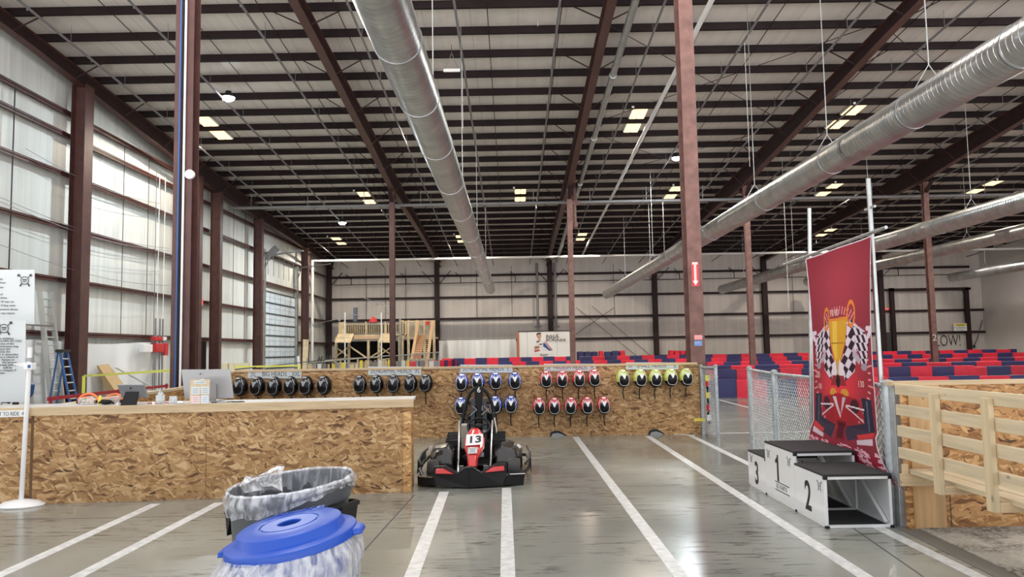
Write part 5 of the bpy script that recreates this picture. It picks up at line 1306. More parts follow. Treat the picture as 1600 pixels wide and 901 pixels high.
for (xt, yt, xb, yb_, lab, rr_) in ((1264.5,325,1268,640,'thin upright metal pole left behind the red banner', .022), (1356.5,279,1387,760,'thin upright metal pole along the right edge of the red banner', .022)):
    a = PXX(xt, yt, bx+.05); b = PXX(xb, yb_, bx+.05); b = a + (b-a)*((a.z-.0)/(a.z-b.z)); m = MB(); m.cyl(b, a, rr_, 10)
    if xt > 1300:
        for s in (-1,1): q = a.lerp(b,.09); m.bar(q, q+Vector((0,s*.10,0)), .02,.02)
    tag(m.build('banner_pole', M['galv'], smooth=True), lab, 'pole')

# ================================================================== right-hand wooden wall and bench
wy = F(1500, 825).y
def WY(px, py, dy=0): return P(px, py, wy+dy)
xl = WY(1404, 700).x
woodwall = thing('plywood_wall', (4.2, wy, 0), 'low particle-board wall behind the wooden bench, right', 'partition')
zt = WY(1500, 594).z
m = MB(); m.box((xl+.04, wy, 0), (6.2, wy+.018, zt-.03)); m.build('board_panel', M['osb_warm'], woodwall)
m = MB(); m.box((xl-.03, wy-.02, zt-.035), (6.2, wy+.10, zt)); m.build('top_board', M['pine'], woodwall)
x0, x1 = WY(1424, 700, -.02).x, WY(1467, 700, -.02).x
m = MB(); m.box((x0, wy-.022, 0), (x1+.03, wy-.002, zt-.035)); m.build('pine_board', M['ply_z'], woodwall)
m = MB(); sx = WY(1484, 780).x; m.box((sx, wy-.004, 0), (sx+.006, wy, .55)); m.build('panel_seam', M['ink_soft'], woodwall)
BXP = PXX(1403, 606, WY(1403,606,-.06).x).x
bench = thing('wooden_bench', (BXP, 5.4, 0), 'pale pine slatted bench seen from behind at the right edge', 'bench')
yfar = wy-.04; ynear = 3.6
for (pyt, pyb) in ((600,615.5),(632,647),(664,680),(697,714)):
    a = PXX(1404, (pyt+pyb)/2, BXP); zc = a.z; m = MB()
    m.box((BXP-.019, ynear, zc-.045), (BXP+.019, yfar+.0, zc+.045)); m.build('back_slat', M['pine_y'], bench, bevel=.003)
zlast = PXX(1404, 705, BXP).z
for k_, (pxa, pyt, pyb) in enumerate(((1464, 615, 770),(1546, 622, 797))):
    X_ = BXP-.04; q = PXX(pxa, 700, X_); z1_ = PXX(pxa, pyt, X_).z; z0_ = PXX(pxa, pyb, X_).z
    m = MB(); m.box((X_-.019, q.y-.045, z0_), (X_+.019, q.y+.045, z1_)); m.build('back_post', M['pine_z'], bench, bevel=.003)
    m = MB(); m.box((BXP-.02, q.y-.045, z0_), (BXP+.42, q.y-.007, z0_+.06)); m.build('seat_bracket', M['pine'], bench, bevel=.003)
    pass
    zs = z0_
zs = .50
m = MB(); m.box((BXP+.06, ynear, zs-.03), (BXP+.20, yfar, zs+.008)); m.build('seat_board', M['pine_y'], bench, bevel=.003)
m = MB(); m.box((BXP+.21, ynear, zs-.03), (BXP+.38, yfar, zs+.008)); m.build('seat_board', M['pine_y'], bench, bevel=.003)
m = MB(); m.box((BXP-.02, yfar-.04, zs-.13), (BXP+.40, yfar, zs-.03)); m.build('wall_bracket', M['pine'], bench, bevel=.003)
m = MB(); m.box((BXP+.0, yfar-.02, zs-.03), (BXP+.05, yfar, zs+.05)); m.build('wall_block', M['pine'], bench)
# woven mat
def mat_mesh():
    a, b = F(1437, 827), F(1592, 901); d = (b-a).normalized()
    m, nt, bs, N, L = nm('woven_mat'); g = N.new('ShaderNodeNewGeometry')
    mp = N.new('ShaderNodeMapping'); mp.inputs['Scale'].default_value = (34, 34, 1); mp.inputs['Rotation'].default_value = (0,0,R(20)); L.new(g.outputs['Position'], mp.inputs[0])
    v = N.new('ShaderNodeTexVoronoi'); v.inputs['Scale'].default_value = 1; L.new(mp.outputs[0], v.inputs['Vector'])
    n = N.new('ShaderNodeTexNoise'); n.inputs['Scale'].default_value = 2.2; n.inputs['Detail'].default_value = 4; L.new(g.outputs['Position'], n.inputs['Vector'])
    c = ramp(N, L, v.outputs['Distance'], [(.15, (.42,.38,.31)), (.7, (.13,.115,.095))])
    c = mixc(N, L, ramp(N, L, n.outputs['Fac'], [(.42, (0,0,0)), (.56, (.75,.75,.75))]), c, (.44,.41,.35)); L.new(c, bs.inputs['Base Color']); bs.inputs['Roughness'].default_value = .95
    bp = N.new('ShaderNodeBump'); bp.inputs['Distance'].default_value = .01; L.new(v.outputs['Distance'], bp.inputs['Height']); L.new(bp.outputs[0], bs.inputs['Normal'])
    mb = MB(); A = [a, a+d*3.2, a+d*3.2+Vector((3.4,0,0)), Vector((a.x+3.4, a.y, 0))]; mb.prism([p+Z*.0 for p in A], (0,0,.014))
    return tag(mb.build('floor_mat', m), 'beige woven floor mat in front of the wooden bench', 'mat')
mat_mesh()
m = MB(); a, b = F(1437,827), F(1592,901); d = (b-a).normalized(); n_ = Vector((-d.y,d.x,0))
if n_.x > 0: n_ = -n_
m.prism([a, a+d*3.2, a+d*3.2+n_*.16, a+n_*.16], (0,0,.006)); tag(m.build('mat_border', mat('mat_border', (.14,.13,.11), .8)), 'flat dark rubber strip along the edge of the woven mat', 'strip')
# ================================================================== track barriers
def barrier(p, q, h, tile, label, start=0, thick=.35, mt=('vinyl_red','vinyl_navy')):
    p = Vector(p); q = Vector(q); L_ = (q-p).length; d = (q-p).normalized(); n_ = Vector((-d.y,d.x,0)); r = thing('track_barrier', (p+q)/2, label, 'barrier', 'red and navy track barriers')
    s = 0; k = start; cnt = 0
    while s < L_-.01 and cnt < 95:
        e = min(L_, s+tile); a = p+d*s+d*.004; b = p+d*e-d*.004; m = MB(); hh = h + .012*math.sin(k*2.3)
        prof = [(0,0),(0,hh-.03),(.03,hh),(thick-.03,hh),(thick,hh-.03),(thick,0)]
        A = [a + n_*x + Z*z for x, z in prof]; B = [b + n_*x + Z*z for x, z in prof]; nn = len(prof)
        m.add(A+B, [tuple(range(nn)), tuple(range(2*nn-1,nn-1,-1))] + [(i,(i+1)%nn,nn+(i+1)%nn,nn+i) for i in range(nn)])
        m.build('red_panel' if k % 2 == 0 else 'navy_panel', M[mt[k%2]], r); s = e; k += 1; cnt += 1
    return r
xr0 = P(1104, 600, 24).x
barrier((xr0,24.0,0),(20.5,23.6,0), .54, .92, 'nearest red and navy barrier behind the chain-link fence', 1)
barrier((xr0-.4,27.2,0),(16.0,27.0,0), .76, .75, 'second red and navy barrier behind the fence, slightly taller', 1)
barrier((8.4,30.5,0),(30,29.6,0), .64, .90, 'long red and navy barrier crossing behind the red banner', 0)
barrier((9,36.2,0),(34,34.6,0), .70, 1.1, 'long barrier with wide navy panels, fourth from the front', 1)
barrier((7,43.5,0),(38,43.2,0), .72, .95, 'far red and navy barrier below the graffiti wall, fifth from the front', 0)
barrier((10,51.0,0),(38.5,51.5,0), .86, 1.0, 'far red and navy barrier, sixth from the front', 1)
barrier((11,60.0,0),(39,60.2,0), 1.0, 1.1, 'farthest red and navy barrier along the far wall', 0)
a = P(655,566,40); b = P(752,562,56)
barrier((P(645,566,47).x,47.0,0),(P(715,563,56).x,55.0,0), 1.0, .8, 'red and navy barrier slanting behind the NORMAL HEADS XL sign', 0)
barrier((P(690,563,55).x,55.2,0),(P(892,563,55).x,55.0,0), 1.08, .80, 'red and navy barrier seen above the blue helmets', 0)
barrier((P(780,566,50).x,49.0,0),(P(1080,566,50).x,48.6,0), .86, .85, 'red and navy barrier seen above the red helmets', 1)
barrier((P(905,560,57).x,56.4,0),(P(1075,560,57).x,56.3,0), 1.05, .9, 'red and navy barrier seen above the yellow-green helmets', 1)
# stacked upholstered blocks
for i, (x0, x1, y0, mt) in enumerate(((902,912,549,'vinyl_navy'),(913,924,549,'vinyl_navy'),(925,934,549,'vinyl_navy'),(936,943,548,'vinyl_red'),(945,955,549,'vinyl_navy'),(956,968,548,'vinyl_navy'),(969,977,547.5,'vinyl_red'),(1046,1053,547,'vinyl_red'),(1054,1062,547.5,'vinyl_red'),(1063,1071,547.5,'vinyl_red'),(1072,1079,547,'vinyl_red'))):
    a, b = P(x0,y0,60.5), P(x1,y0,60.5); m = MB(); m.box((a.x,60.5,0),(b.x,61.2,a.z)); w = 'dark navy' if 'navy' in mt else 'red'
    g = i < 7
    tag(m.build('barrier_block', M[mt], bevel=.08), 'upright %s padded block %s, %s in its row' % (w, 'right of the racing board' if g else 'beside the near column', ['first','second','third','fourth','fifth','sixth','seventh'][i if g else i-7]), 'padded block')
m = MB(); a, b = P(1031,554.5,58), P(1046,554.5,58); m.bar(a, b, .08,.06); m.cyl(((a.x+b.x)/2,58,0),((a.x+b.x)/2,58,a.z), .05, 8); tag(m.build('side_table', M['black_matt']), 'small dark table beside the red padded blocks', 'table')

# white board with racing driver
Yw = 59.0; a, b, c_, d_ = P(810,560,Yw), P(891.5,560,Yw), P(891.5,517,Yw), P(810,518.5,Yw)
r = thing('racing_board', (a+b)/2, 'large white board with a printed racing driver and small lettering', 'board')
m = MB(); m.box((a.x,Yw,0),(b.x,Yw+.12,d_.z)); m.build('panel', M['white'], r)
m = MB(); m.box((a.x-.1,Yw-.05,0),(a.x+.08,Yw+.2,d_.z)); m.build('side_edge', mat('brick_edge', (.40,.16,.09), .7), r)
m = MB(); m.box((a.x,Yw-.03,d_.z),(b.x,Yw+.15,d_.z+.06)); m.build('top_rail', M['steel_dark'], r)
for px in (824, 870.5):
    q = P(px,540,Yw-.01); m = MB(); m.box((q.x-.01,Yw-.006,0),(q.x+.01,Yw,d_.z)); m.build('panel_joint', M['grey'], r)
pp = Pic(130, 160, (.80,.80,.80)); bgc = (.80,.80,.80); skin = (.55,.34,.24)
pp.poly([(.28,.30),(.36,.29),(.38,.38),(.50,.42),(.68,.40),(.78,.60),(1,.80),(.95,.90),(.72,.86),(.50,.88),(.36,.72),(.28,.86),(.05,.92),(.06,.66),(.16,.48)], (.72,.72,.74))
pp.poly([(.50,.48),(.60,.50),(.78,.72),(.92,.84),(.80,.86),(.62,.72),(.50,.66)], (.05,.09,.30)); pp.poly([(.55,.40),(.62,.42),(.96,.80),(.92,.84)], (.45,.10,.10))
pp.poly([(.06,.66),(.28,.62),(.34,.72),(.08,.80)], (.35,.18,.12)); pp.poly([(.06,.82),(.30,.78),(.36,.86),(.08,.93)], (.5,.12,.12))
pp.poly([(.26,.24),(.38,.24),(.38,.38),(.30,.44),(.24,.36)], skin); pp.ell(.29,.15,.115,.145,skin); pp.poly([(.16,.16),(.17,.04),(.26,-.01),(.38,.0),(.42,.10),(.36,.06),(.22,.09)], (.05,.03,.02))
pp.poly([(.30,.53),(.46,.52),(.46,.57),(.30,.58)], (.03,.03,.04)); pp.poly([(.16,.40),(.28,.38),(.30,.44),(.18,.48)], (.06,.08,.14)); pp.ell(.25,.15,.015,.012,(.05,.03,.03)); pp.ell(.34,.15,.015,.012,(.05,.03,.03)); pp.poly([(.24,.21),(.34,.21),(.33,.225),(.25,.225)], (.35,.14,.12))
A_, B_, D_ = P(833,552.5,Yw-.02), P(864.5,552.5,Yw-.02), P(833,519.5,Yw-.02)
raster(lambda u, v: D_.lerp(A_, v) + (B_-A_)*u, pp.a, 'driver_print', M['print_gloss'], r)
for i, t in enumerate(('RACE', 'DRIFT', 'RUNNER')): text_mesh(t, .20, P(853 - (0 if i else 0), 526.5+i*3.4, Yw-.03), (1,0,0), (0,0,1), M['ink'], r, 'lettering', .01, sx=1.4)
text_mesh('Racer', .18, P(844.5,556.5,Yw-.03), (1,0,.1), (-.1,0,1), M['ink'], r, 'signature', .01)
# white plastic curtain left of it
m = MB(); a, b = P(686,532,61), P(806,530,61); n = 40
m.grid(lambda u, v: Vector((a.x+(b.x-a.x)*u, 61+.12*math.sin(u*40)+.08*math.sin(u*17+v*3), a.z*(1-v)+.02)), 90, 4); tag(m.build('plastic_curtain', M['sheet'], smooth=True), 'pale plastic sheeting hung along the far wall left of the racing board', 'sheeting')

# ================================================================== far wall details
r = thing('exit_sign', P(1382.5,484,64.6), 'small red lit exit sign on the far wall at right', 'exit sign')
def exitsign(r, p, s, nrm='y'):
    m = MB()
    if nrm == 'y': m.box((p.x-.45*s,p.y,p.z-.22*s),(p.x+.45*s,p.y+.12,p.z+.22*s))
    else: m.box((XL,p.y-.45*s,p.z-.22*s),(p.x,p.y+.45*s,p.z+.22*s))
    m.build('case', mat('exit_case', (.75,.25,.25), .4, emit=(1,.12,.14), es=.35), r)
    if nrm == 'y': text_mesh('EXIT', .22*s, (p.x-.36*s,p.y-.005,p.z-.11*s), (1,0,0), (0,0,1), mat('exit_red', (.8,.02,.02), .4, emit=(1,.03,.03), es=1.2), r, 'lettering', .01, sx=1.1)
    else: text_mesh('EXIT', .22*s, (p.x+.005,p.y-.36*s,p.z-.11*s), (0,1,0), (0,0,1), bpy.data.materials['exit_red'], r, 'lettering', .01, sx=1.1)
exitsign(r, P(1382.5,484,65.27), .75)
r = thing('exit_sign', PXX(313,471,-15.1), 'small red exit sign on the left wall behind the conduit column', 'exit sign'); exitsign(r, PXX(313,471,-15.3), .75, 'x')
# door and framed opening
q0, q1 = P(1375,519,65.3), P(1394,519,65.3); m = MB(); m.box((q0.x,65.1,0),(q1.x,65.38,q0.z)); struct(m.build('door_1', mat('door_dark', (.045,.045,.05), .5)))
m = MB(); m.box((P(680,545,65.3).x,65.1,0),(P(687,545,65.3).x,65.3,2.2)); struct(m.build('door_2', M['steel_dark']))
r = thing('steel_door_frame', P(1450,560,65.1), 'large dark steel portal frame on the far wall around the graffiti', 'frame')
for x0, x1, y0, y1 in ((1389.5,1395.5,450,570),(1506,1512,450,570)):
    a, b = P(x0,y0,65.0), P(x1,y0,65.0); m = MB(); m.box((a.x,64.85,0),(b.x,65.15,a.z)); m.build('jamb', M['steel_dark'], r)
a, b = P(1389.5,453,65.0), P(1512,451,65.0); m = MB(); m.box((a.x,64.85,a.z-.12),(b.x,65.15,a.z+.12)); m.build('header', M['steel_dark'], r)
text_mesh('SLOW!', .98, P(1455,540.5,65.3), (1,0,0), (0,0,1), M['ink'], None, 'wall_graffiti', .01, bold=-.02, fitw=(P(1501,540,65.3)-P(1455,540,65.3)).length)
o = bpy.data.objects['wall_graffiti']; tag(o, 'thin black hand-written SLOW! on the far wall', 'graffiti')
a, b, c_ = P(1491,517,64.9), P(1511,516,64.9), P(1491,505,64.9); r = thing('caution_sign', (a+b)/2, 'white and yellow caution sign reading no passing in turns', 'sign')
m = MB(); m.box((a.x,64.9,a.z),(b.x,64.93,c_.z)); m.build('board', M['white'], r); m = MB(); m.box((a.x+.05,64.88,c_.z-.24),(b.x-.05,64.9,c_.z-.03)); m.build('yellow_field', M['yellow'], r)
text_mesh('Caution', .15, (a.x+.18,64.87,c_.z-.21), (1,0,0), (0,0,1), M['ink'], r); text_mesh('No Passing', .14, (a.x+.06,64.89,c_.z-.42), (1,0,0), (0,0,1), M['ink'], r, 'text_line'); text_mesh('in Turns', .14, (a.x+.18,64.89,c_.z-.60), (1,0,0), (0,0,1), M['ink'], r, 'text_line')
m = MB(); m.tube([P(1535,500,65.2), P(1528,525,65.2), P(1522,540,65.2)], .03, 5); q = P(1522,541,65.2); m.ell(q,.12,.05,.12,10,6); tag(m.build('door_pull', M['ink']), 'thin black pull cord with a knob near the right corner', 'cord')

# fire sign and labels on the near right column
yc = 14.1-.21
r = thing('fire_arrow_sign', P(1087,428,yc), 'red sign with a white downward arrow on the near red column', 'sign')
a, b, c_ = P(1081.5,447,yc-.004), P(1092.5,447,yc-.004), P(1081.5,409,yc-.004)
m = MB(); m.box((a.x,yc-.006,a.z),(b.x,yc-.001,c_.z)); m.build('plate', mat('sign_red', (.62,.03,.04), .4), r)
m = MB(); xm = (a.x+b.x)/2; w = b.x-a.x; h = c_.z-a.z; y_ = yc-.007
m.prism([(xm-w*.16,y_,c_.z-h*.10),(xm-w*.16,y_,a.z+h*.22),(xm-w*.38,y_,a.z+h*.22),(xm,y_,a.z+h*.03),(xm+w*.38,y_,a.z+h*.22),(xm+w*.16,y_,a.z+h*.22),(xm+w*.16,y_,c_.z-h*.10)], (0,-.001,0))
m.prism([(xm-w*.38,y_,c_.z-h*.02),(xm-w*.38,y_,c_.z-h*.12),(xm,y_,c_.z-h*.07),(xm+w*.38,y_,c_.z-h*.12),(xm+w*.38,y_,c_.z-h*.02)], (0,-.001,0)); m.build('arrow', M['white'], r)
text_mesh('FIRE EXTINGUISHER', w*.17, (xm+w*.08,yc-.009,a.z+h*.26), (0,0,1), (-1,0,0), mat('sign_ink', (.62,.03,.04), .5), r, 'lettering', .001)
for (y0, y1, col, lab, t) in ((523,530.5,(.80,.30,.30),'small pink-red label on the near red column','NO SMOKING'), (532,540,(.16,.30,.62),'small blue label below the pink one on the near red column','NOTICE')):
    a, b = P(1085,y1,yc-.004), P(1097,y0,yc-.004); r = thing('column_label', a, lab, 'label')
    m = MB(); m.box((a.x,yc-.005,a.z),(b.x,yc-.001,b.z)); m.build('plate', mat('lbl', col, .5), r)
    text_mesh(t, .018, (a.x+.012,yc-.0055,(a.z+b.z)/2), (1,0,0), (0,0,1), M['white'], r, sx=.9)
m = MB(); p = P(1088,573,yc-.02); m.cyl(p-Vector((.22,0,0)), p+Vector((.04,0,0)), .008, 6); tag(m.build('hook_rod', M['ink']), 'short black rod at the top right end of the helmet wall', 'rod')

# ================================================================== left wall: roll-up door, sheeting, ladders
XW = XL+.06
y0, y1 = PXX(413,500,XW+.1).y, PXX(461,500,XW+.1).y; zt_ = 5.6
r = bpy.data.objects.new('door_3', None); C.objects.link(r); r.location = (XW, (y0+y1)/2, 0); r['kind'] = 'structure'; r['label'] = 'pale blue sectional roll-up door'
seg = 8
for k_ in range(seg):
    za, zb_ = k_*zt_/seg, (k_+1)*zt_/seg
    m = MB(); m.box((XW+.02,y0,za+.05),(XW+.07,y1,zb_-.02)); m.build('door_section', mat('door_panel', (.62,.72,.80), .35, var=.12, vscale=3) if k_ == 0 else bpy.data.materials['door_panel'], r)
    m = MB(); m.box((XW+.05,y0,zb_-.05),(XW+.10,y1,zb_+.04)); m.build('door_joint', M['ink_soft'], r)
    m = MB()
    for j in range(1, 6): yy_ = y0+(y1-y0)*j/6; m.box((XW+.07,yy_-.02,za+.05),(XW+.075,yy_+.02,zb_-.05))
    m.box((XW+.07,y0,(za+zb_)/2-.01),(XW+.075,y1,(za+zb_)/2+.01)); m.build('door_stile', M['grey'], r)
for (y_, lab) in ((y0-.25,'near'), (y1+.25,'far')):
    m = MB(); m.box((XW+.0,y_-.16,0),(XW+.22,y_+.16,7.9 if lab == 'far' else 8.2)); tag(m.build('door_track', M['galv']), 'pale grey upright track at the %s side of the roll-up door' % lab, 'door track')
m = MB(); m.cyl((XW+.35,y0-.3,8.0),(XW+.35,y1+.3,8.0), .05, 8)
for (yy_) in (y0-.25, y1+.25): m.tube([(XW+.2,yy_,7.0),(XW+.5,yy_,7.8),(XW+2.6,yy_,8.05)], .05, 6)
for yy_ in np.linspace(y0,y1,7): m.cyl((XW+.3,yy_,6.6),(XW+.3,yy_,8.0), .02, 5)
m.bar((XW+.2,y0-.1,7.6),(XW+.9,y0-.1,8.3), .35,.35); tag(m.build('door_operator', M['galv_dull']), 'dark overhead track and motor above the roll-up door', 'door operator')
# plastic sheeting below the lowest girt
ya, yb2 = PXX(-20,560,XW+.3).y, PXX(262,560,XW+.3).y
m = MB(); m.grid(lambda u, v: Vector((XW+.26+.05*math.sin(u*46+v*2)+.04*math.sin(u*23-v*3+1)+.06*v*math.sin(u*13), ya+(yb2-ya)*u, 2.1*(1-v)+.02+.18*(1-v)*math.sin(u*9)*.3)), 150, 14)
tag(m.build('plastic_sheeting', M['sheet'], smooth=True), 'crumpled white plastic sheeting along the base of the left wall', 'sheeting')
# tan strips: wide vertical shade is left to the lamps
def ladder_side(pa, Xa, pb, Xb, wd, n, mt, lab, rail=(.05,.10), name='extension_ladder'):
    """pa/pb: screen points at the top and low down, on the planes X = Xa and X = Xb"""
    a = PXX(*pa, Xa); b0_ = PXX(*pb, Xb); b = a + (b0_-a)*(a.z/(a.z-b0_.z)); r = thing(name, b, lab, 'ladder')
    for s in (-1, 1):
        m = MB(); m.bar(b+Vector((0,s*wd/2,0)), a+Vector((0,s*wd/2,0)), rail[0], rail[1], (0,1,0)); m.build('side_rail', mt, r)
    for k_ in range(1, n):
        p = b.lerp(a, k_/n); m = MB(); m.cyl(p-Vector((0,wd/2,0)), p+Vector((0,wd/2,0)), .022, 8); m.build('rung', M['alu'], r)
    return r, a, b
ladder_side((70,455), -15.35, (88,618), -15.0, .60, 15, M['alu'], 'tall aluminium extension ladder leaning on the left wall', (.14,.10))
r, a, b = ladder_side((99,548), -14.6, (113,617), -14.3, .42, 7, M['blue'], 'blue stepladder standing left of the broad wall column', (.05,.07), name='stepladder')
for s in (-1, 1):
    m = MB(); m.bar(a+Vector((-.05,s*.2,0)), Vector((a.x-.25, a.y+s*.2-.1, 0)), .03,.06,(0,1,0)); m.build('rear_leg', M['blue'], r)
m = MB(); m.box((a.x-.12,a.y-.25,a.z-.05),(a.x+.10,a.y+.25,a.z+.05)); m.build('top_cap', M['ink'], r)
# cardboard, hose reel, tape
yq = PXX(192,590,-14.7); m = MB(); m.hexa([(-14.9,yq.y-.5,0),(-14.5,yq.y-.5,0),(-14.5,yq.y+.5,0),(-14.9,yq.y+.5,0)], [(-15.3,yq.y-.75,1.28),(-15.25,yq.y-.75,1.28),(-15.25,yq.y+.0,1.32),(-15.3,yq.y+.0,1.32)])
tag(m.build('cardboard_sheet', M['card']), 'brown cardboard sheet leaning on the white sheeting', 'cardboard')
m = MB(); p = PXX(181,574,-15.0); m.bar(p, p+Vector((.35,3.1,-1.1)), .12, .02); tag(m.build('plastic_strip', M['white']), 'pale strip slanting across the cardboard sheet', 'strip')
a, b = PXX(131,587,-13.6), P(268,578.5,20); a2 = Vector((a.x,a.y,a.z)); m = MB()
m.bar(a2, b, .008, .065); m.bar(a2, Vector((a2.x,a2.y,a2.z-.9)), .10, .008); tag(m.build('caution_tape', M['tape']), 'yellow tape stretched along the left wall behind the booth', 'tape')
a, b = F(132,0,0) if False else None, None
m = MB(); p, q = P(368,577,13.95+.6), P(545,558,30); m.cyl(p, q, .012, 6); tag(m.build('black_cable', M['ink']), 'thin dark cable rising behind the BIG HEADS XXL sign', 'cable')
m = MB(); p, q = P(368,573,16), P(470,571,16); m.bar(p, q, .01, .035); 
for x_ in (p.x+.02, q.x-.02): m.cyl((x_,16,0),(x_,16,p.z), .02, 6)
tag(m.build('caution_tape', M['tape']), 'yellow tape strung between posts behind the BIG HEADS XXL helmets', 'tape')
m = MB(); q0_, q1_ = S0-sn*.25, S1-sn*.25; m.bar(Vector((q0_.x,q0_.y,1.085)), Vector((q1_.x,q1_.y,1.06)), .01, .045)
for t in (.02,.5,.98): p = q0_.lerp(q1_, t); m.cyl((p.x,p.y,0),(p.x,p.y,1.1), .018, 8)
tag(m.build('danger_tape', mat('danger_red', (.32,.012,.03), .45)), 'red tape stretched above the booth side wall', 'tape')
yr = PXX(252,545,-15.0)
r = thing('fire_hose_cabinet', yr, 'red cabinet and white sign hung on the left wall beside the conduit column', 'cabinet')
for (x0, x1, y0_, y1_, mt) in ((245,257,536,550,'red_matt'),(258,263.5,536,555,'red_matt'),(243,255,526,532,'red_matt'),(256,261,526,532,'white'),(225,239,538,550,'white')):
    A_, B_ = PXX(x0,y1_,-15.1), PXX(x1,y0_,-15.1); m = MB(); m.box((-15.3,A_.y,min(A_.z,B_.z)),(-15.1,B_.y,max(A_.z,B_.z))); m.build('red_box' if mt == 'red_matt' else 'white_plate', M[mt], r, bevel=.02)
for px in (242, 249, 253.5):
    y_ = PXX(px,560,-15.2).y; m = MB(); m.cyl((-15.2,y_,0),(-15.2,y_,3.2), .035, 6); m.build('pipe', M['galv_dull'], r)
for px, w in ((248,'white'),(257,'white'),(243,'galv_dull')):
    y_ = PXX(px,400,XL+.3).y; m = MB(); m.cyl((XL+.28,y_,0),(XL+.28,y_,9.6), .018, 5); tag(m.build('wall_conduit', M[w]), 'thin vertical conduit running up the left wall beside the conduit column', 'conduit', 'thin conduits on the left wall')
a, b = PXX(314,533,-15.4), PXX(322.5,533,-15.4); m = MB(); m.box((XL+.02,a.y,0),(XL+.35,b.y,2.3)); struct(m.build('door_4', mat('door_black', (.012,.012,.014), .4)))
for k_, px in enumerate((344,354,366,378)):
    a = P(px,560,22+k_*.05); m = MB(); m.hexa([(a.x,22,0),(a.x+.22,22,0),(a.x+.22,22.05,0),(a.x,22.05,0)], [(a.x-.04,22.25,1.34),(a.x+.17,22.25,1.34),(a.x+.17,22.3,1.34),(a.x-.04,22.3,1.34)])
    tag(m.build('insulation_board', mat('cream_board', (.70,.66,.46), .7) if k_ == 0 else bpy.data.materials['cream_board']), 'cream-coloured board leaning behind the monitor', 'board', 'cream boards behind the monitor')
a, b = PXX(0,348,-15.0), PXX(262,370,-15.0)
for (p_, q_) in (((0,308),(264,388)), ((0,315),(264,392)), ((0,382),(264,446)), ((40,232),(250,318))):
    A_, B_ = PXX(*p_,XL+.5), PXX(*q_,XL+.5); m = MB(); m.tube([A_.lerp(B_,t)-Z*(.3*math.sin(math.pi*t)) for t in np.linspace(0,1,12)], .011, 5); tag(m.build('guy_wire', M['grey']), 'thin sagging wire strung along the left wall', 'wire', 'wires strung along the left wall')

# ================================================================== far wooden platform
Yp = 58.0
def pb(mb, x0, y0, x1, y1, Y, dep): 
    a, b = P(x0, max(y0,y1), Y), P(x1, min(y0,y1), Y); mb.box((min(a.x,b.x), Y, min(a.z,b.z)), (max(a.x,b.x), Y+dep, max(a.z,b.z)))
plat = thing('viewing_platform', (P(600,540,Yp).x, Yp, 0), 'unfinished wooden viewing platform with railings in the far left corner', 'platform')
m = MB(); pb(m, 527,521.5,634,525.5, Yp, 3.0); m.build('deck', M['pine_far'], plat)
m = MB(); pb(m, 550,524,612,530, Yp-.1, .1); m.build('beam', mat('warm_beam', (.62,.42,.26), .6), plat)
m = MB(); pb(m, 529,503,634,505, Yp, .1); m.build('top_rail', M['pine_far'], plat)
m = MB(); pb(m, 529,503,537,523, Yp-.05, .3); m.build('solid_panel', M['pine_far'], plat)
for x in np.arange(541, 634, 3.0):
    m = MB(); pb(m, x-.5,505,x+.5,521, Yp, .06); m.build('baluster', M['pine_far'], plat)
for (x, y0_) in ((537,503),(571.5,503),(602,503),(634,503)):
    m = MB(); pb(m, x-1,y0_-1,x+1,522, Yp-.02, .12); m.build('rail_post', M['pine_far'], plat)
for x in (525, 545, 575.5, 592, 612, 624):
    a = P(x,560,Yp); m = MB(); m.box((a.x-.09,Yp,0),(a.x+.09,Yp+.18,P(x,526,Yp).z)); m.build('support_post', M['pine_far'], plat)
for (p_, q_) in (((525,557),(546,541)),((526,543),(545,557)),((547,541),(573,559)),((590,557),(613,541)),((592,541),(613,555)),((575,560),(600,545))):
    m = MB(); m.bar(P(*p_,Yp-.1), P(*q_,Yp-.1), .09, .22, (0,1,0)); m.build('cross_brace', M['pine_far'], plat)
for (x0, x1) in ((522,553),(590,617)):
    a, b, c_, d_ = P(x0+1,535,Yp-1.6), P(x1-5,535,Yp-1.6), P(x1,523,Yp-.1), P(x0+6,523,Yp-.1); m = MB(); m.prism([a,b,c_,d_], (0,.05,.10)); m.build('sloped_panel', M['pine_far'], plat)
m = MB(); pb(m, 538,506,633,521, Yp+3.3, .1); pb(m, 527,532,640,566, Yp+3.3, .1); m.build('added_dark_backing', M['black_matt'], plat)  # black sheets added behind rails and posts to darken the gaps
m = MB(); a = P(625,515,Yp-.1); m.cyl((a.x,Yp-.1,0),(a.x,Yp-.1,P(625,498,Yp).z), .07, 8); m.build('steel_pole', M['galv'], plat)
for px in (539, 596):
    m = MB(); a = P(px,540,56); m.cyl((a.x,56,0),(a.x,56,P(px,488,56).z), .045, 8); tag(m.build('support_pole', M['white']), 'slim white pole standing %s the wooden platform' % ('at the left end of' if px < 560 else 'before the middle of'), 'pole')
m = MB(); pb(m, 552,480,557,502, Yp+1, .4); tag(m.build('blue_roll', mat('slate', (.10,.12,.17), .6)), 'upright dark blue roll standing on the wooden platform', 'roll')
m = MB(); a = P(583,503,Yp); m.lathe([(.35,0),(.3,.15),(0,.45)], a, 14); tag(m.build('red_hat_cone', M['red_matt']), 'small red cone on the platform railing', 'cone')
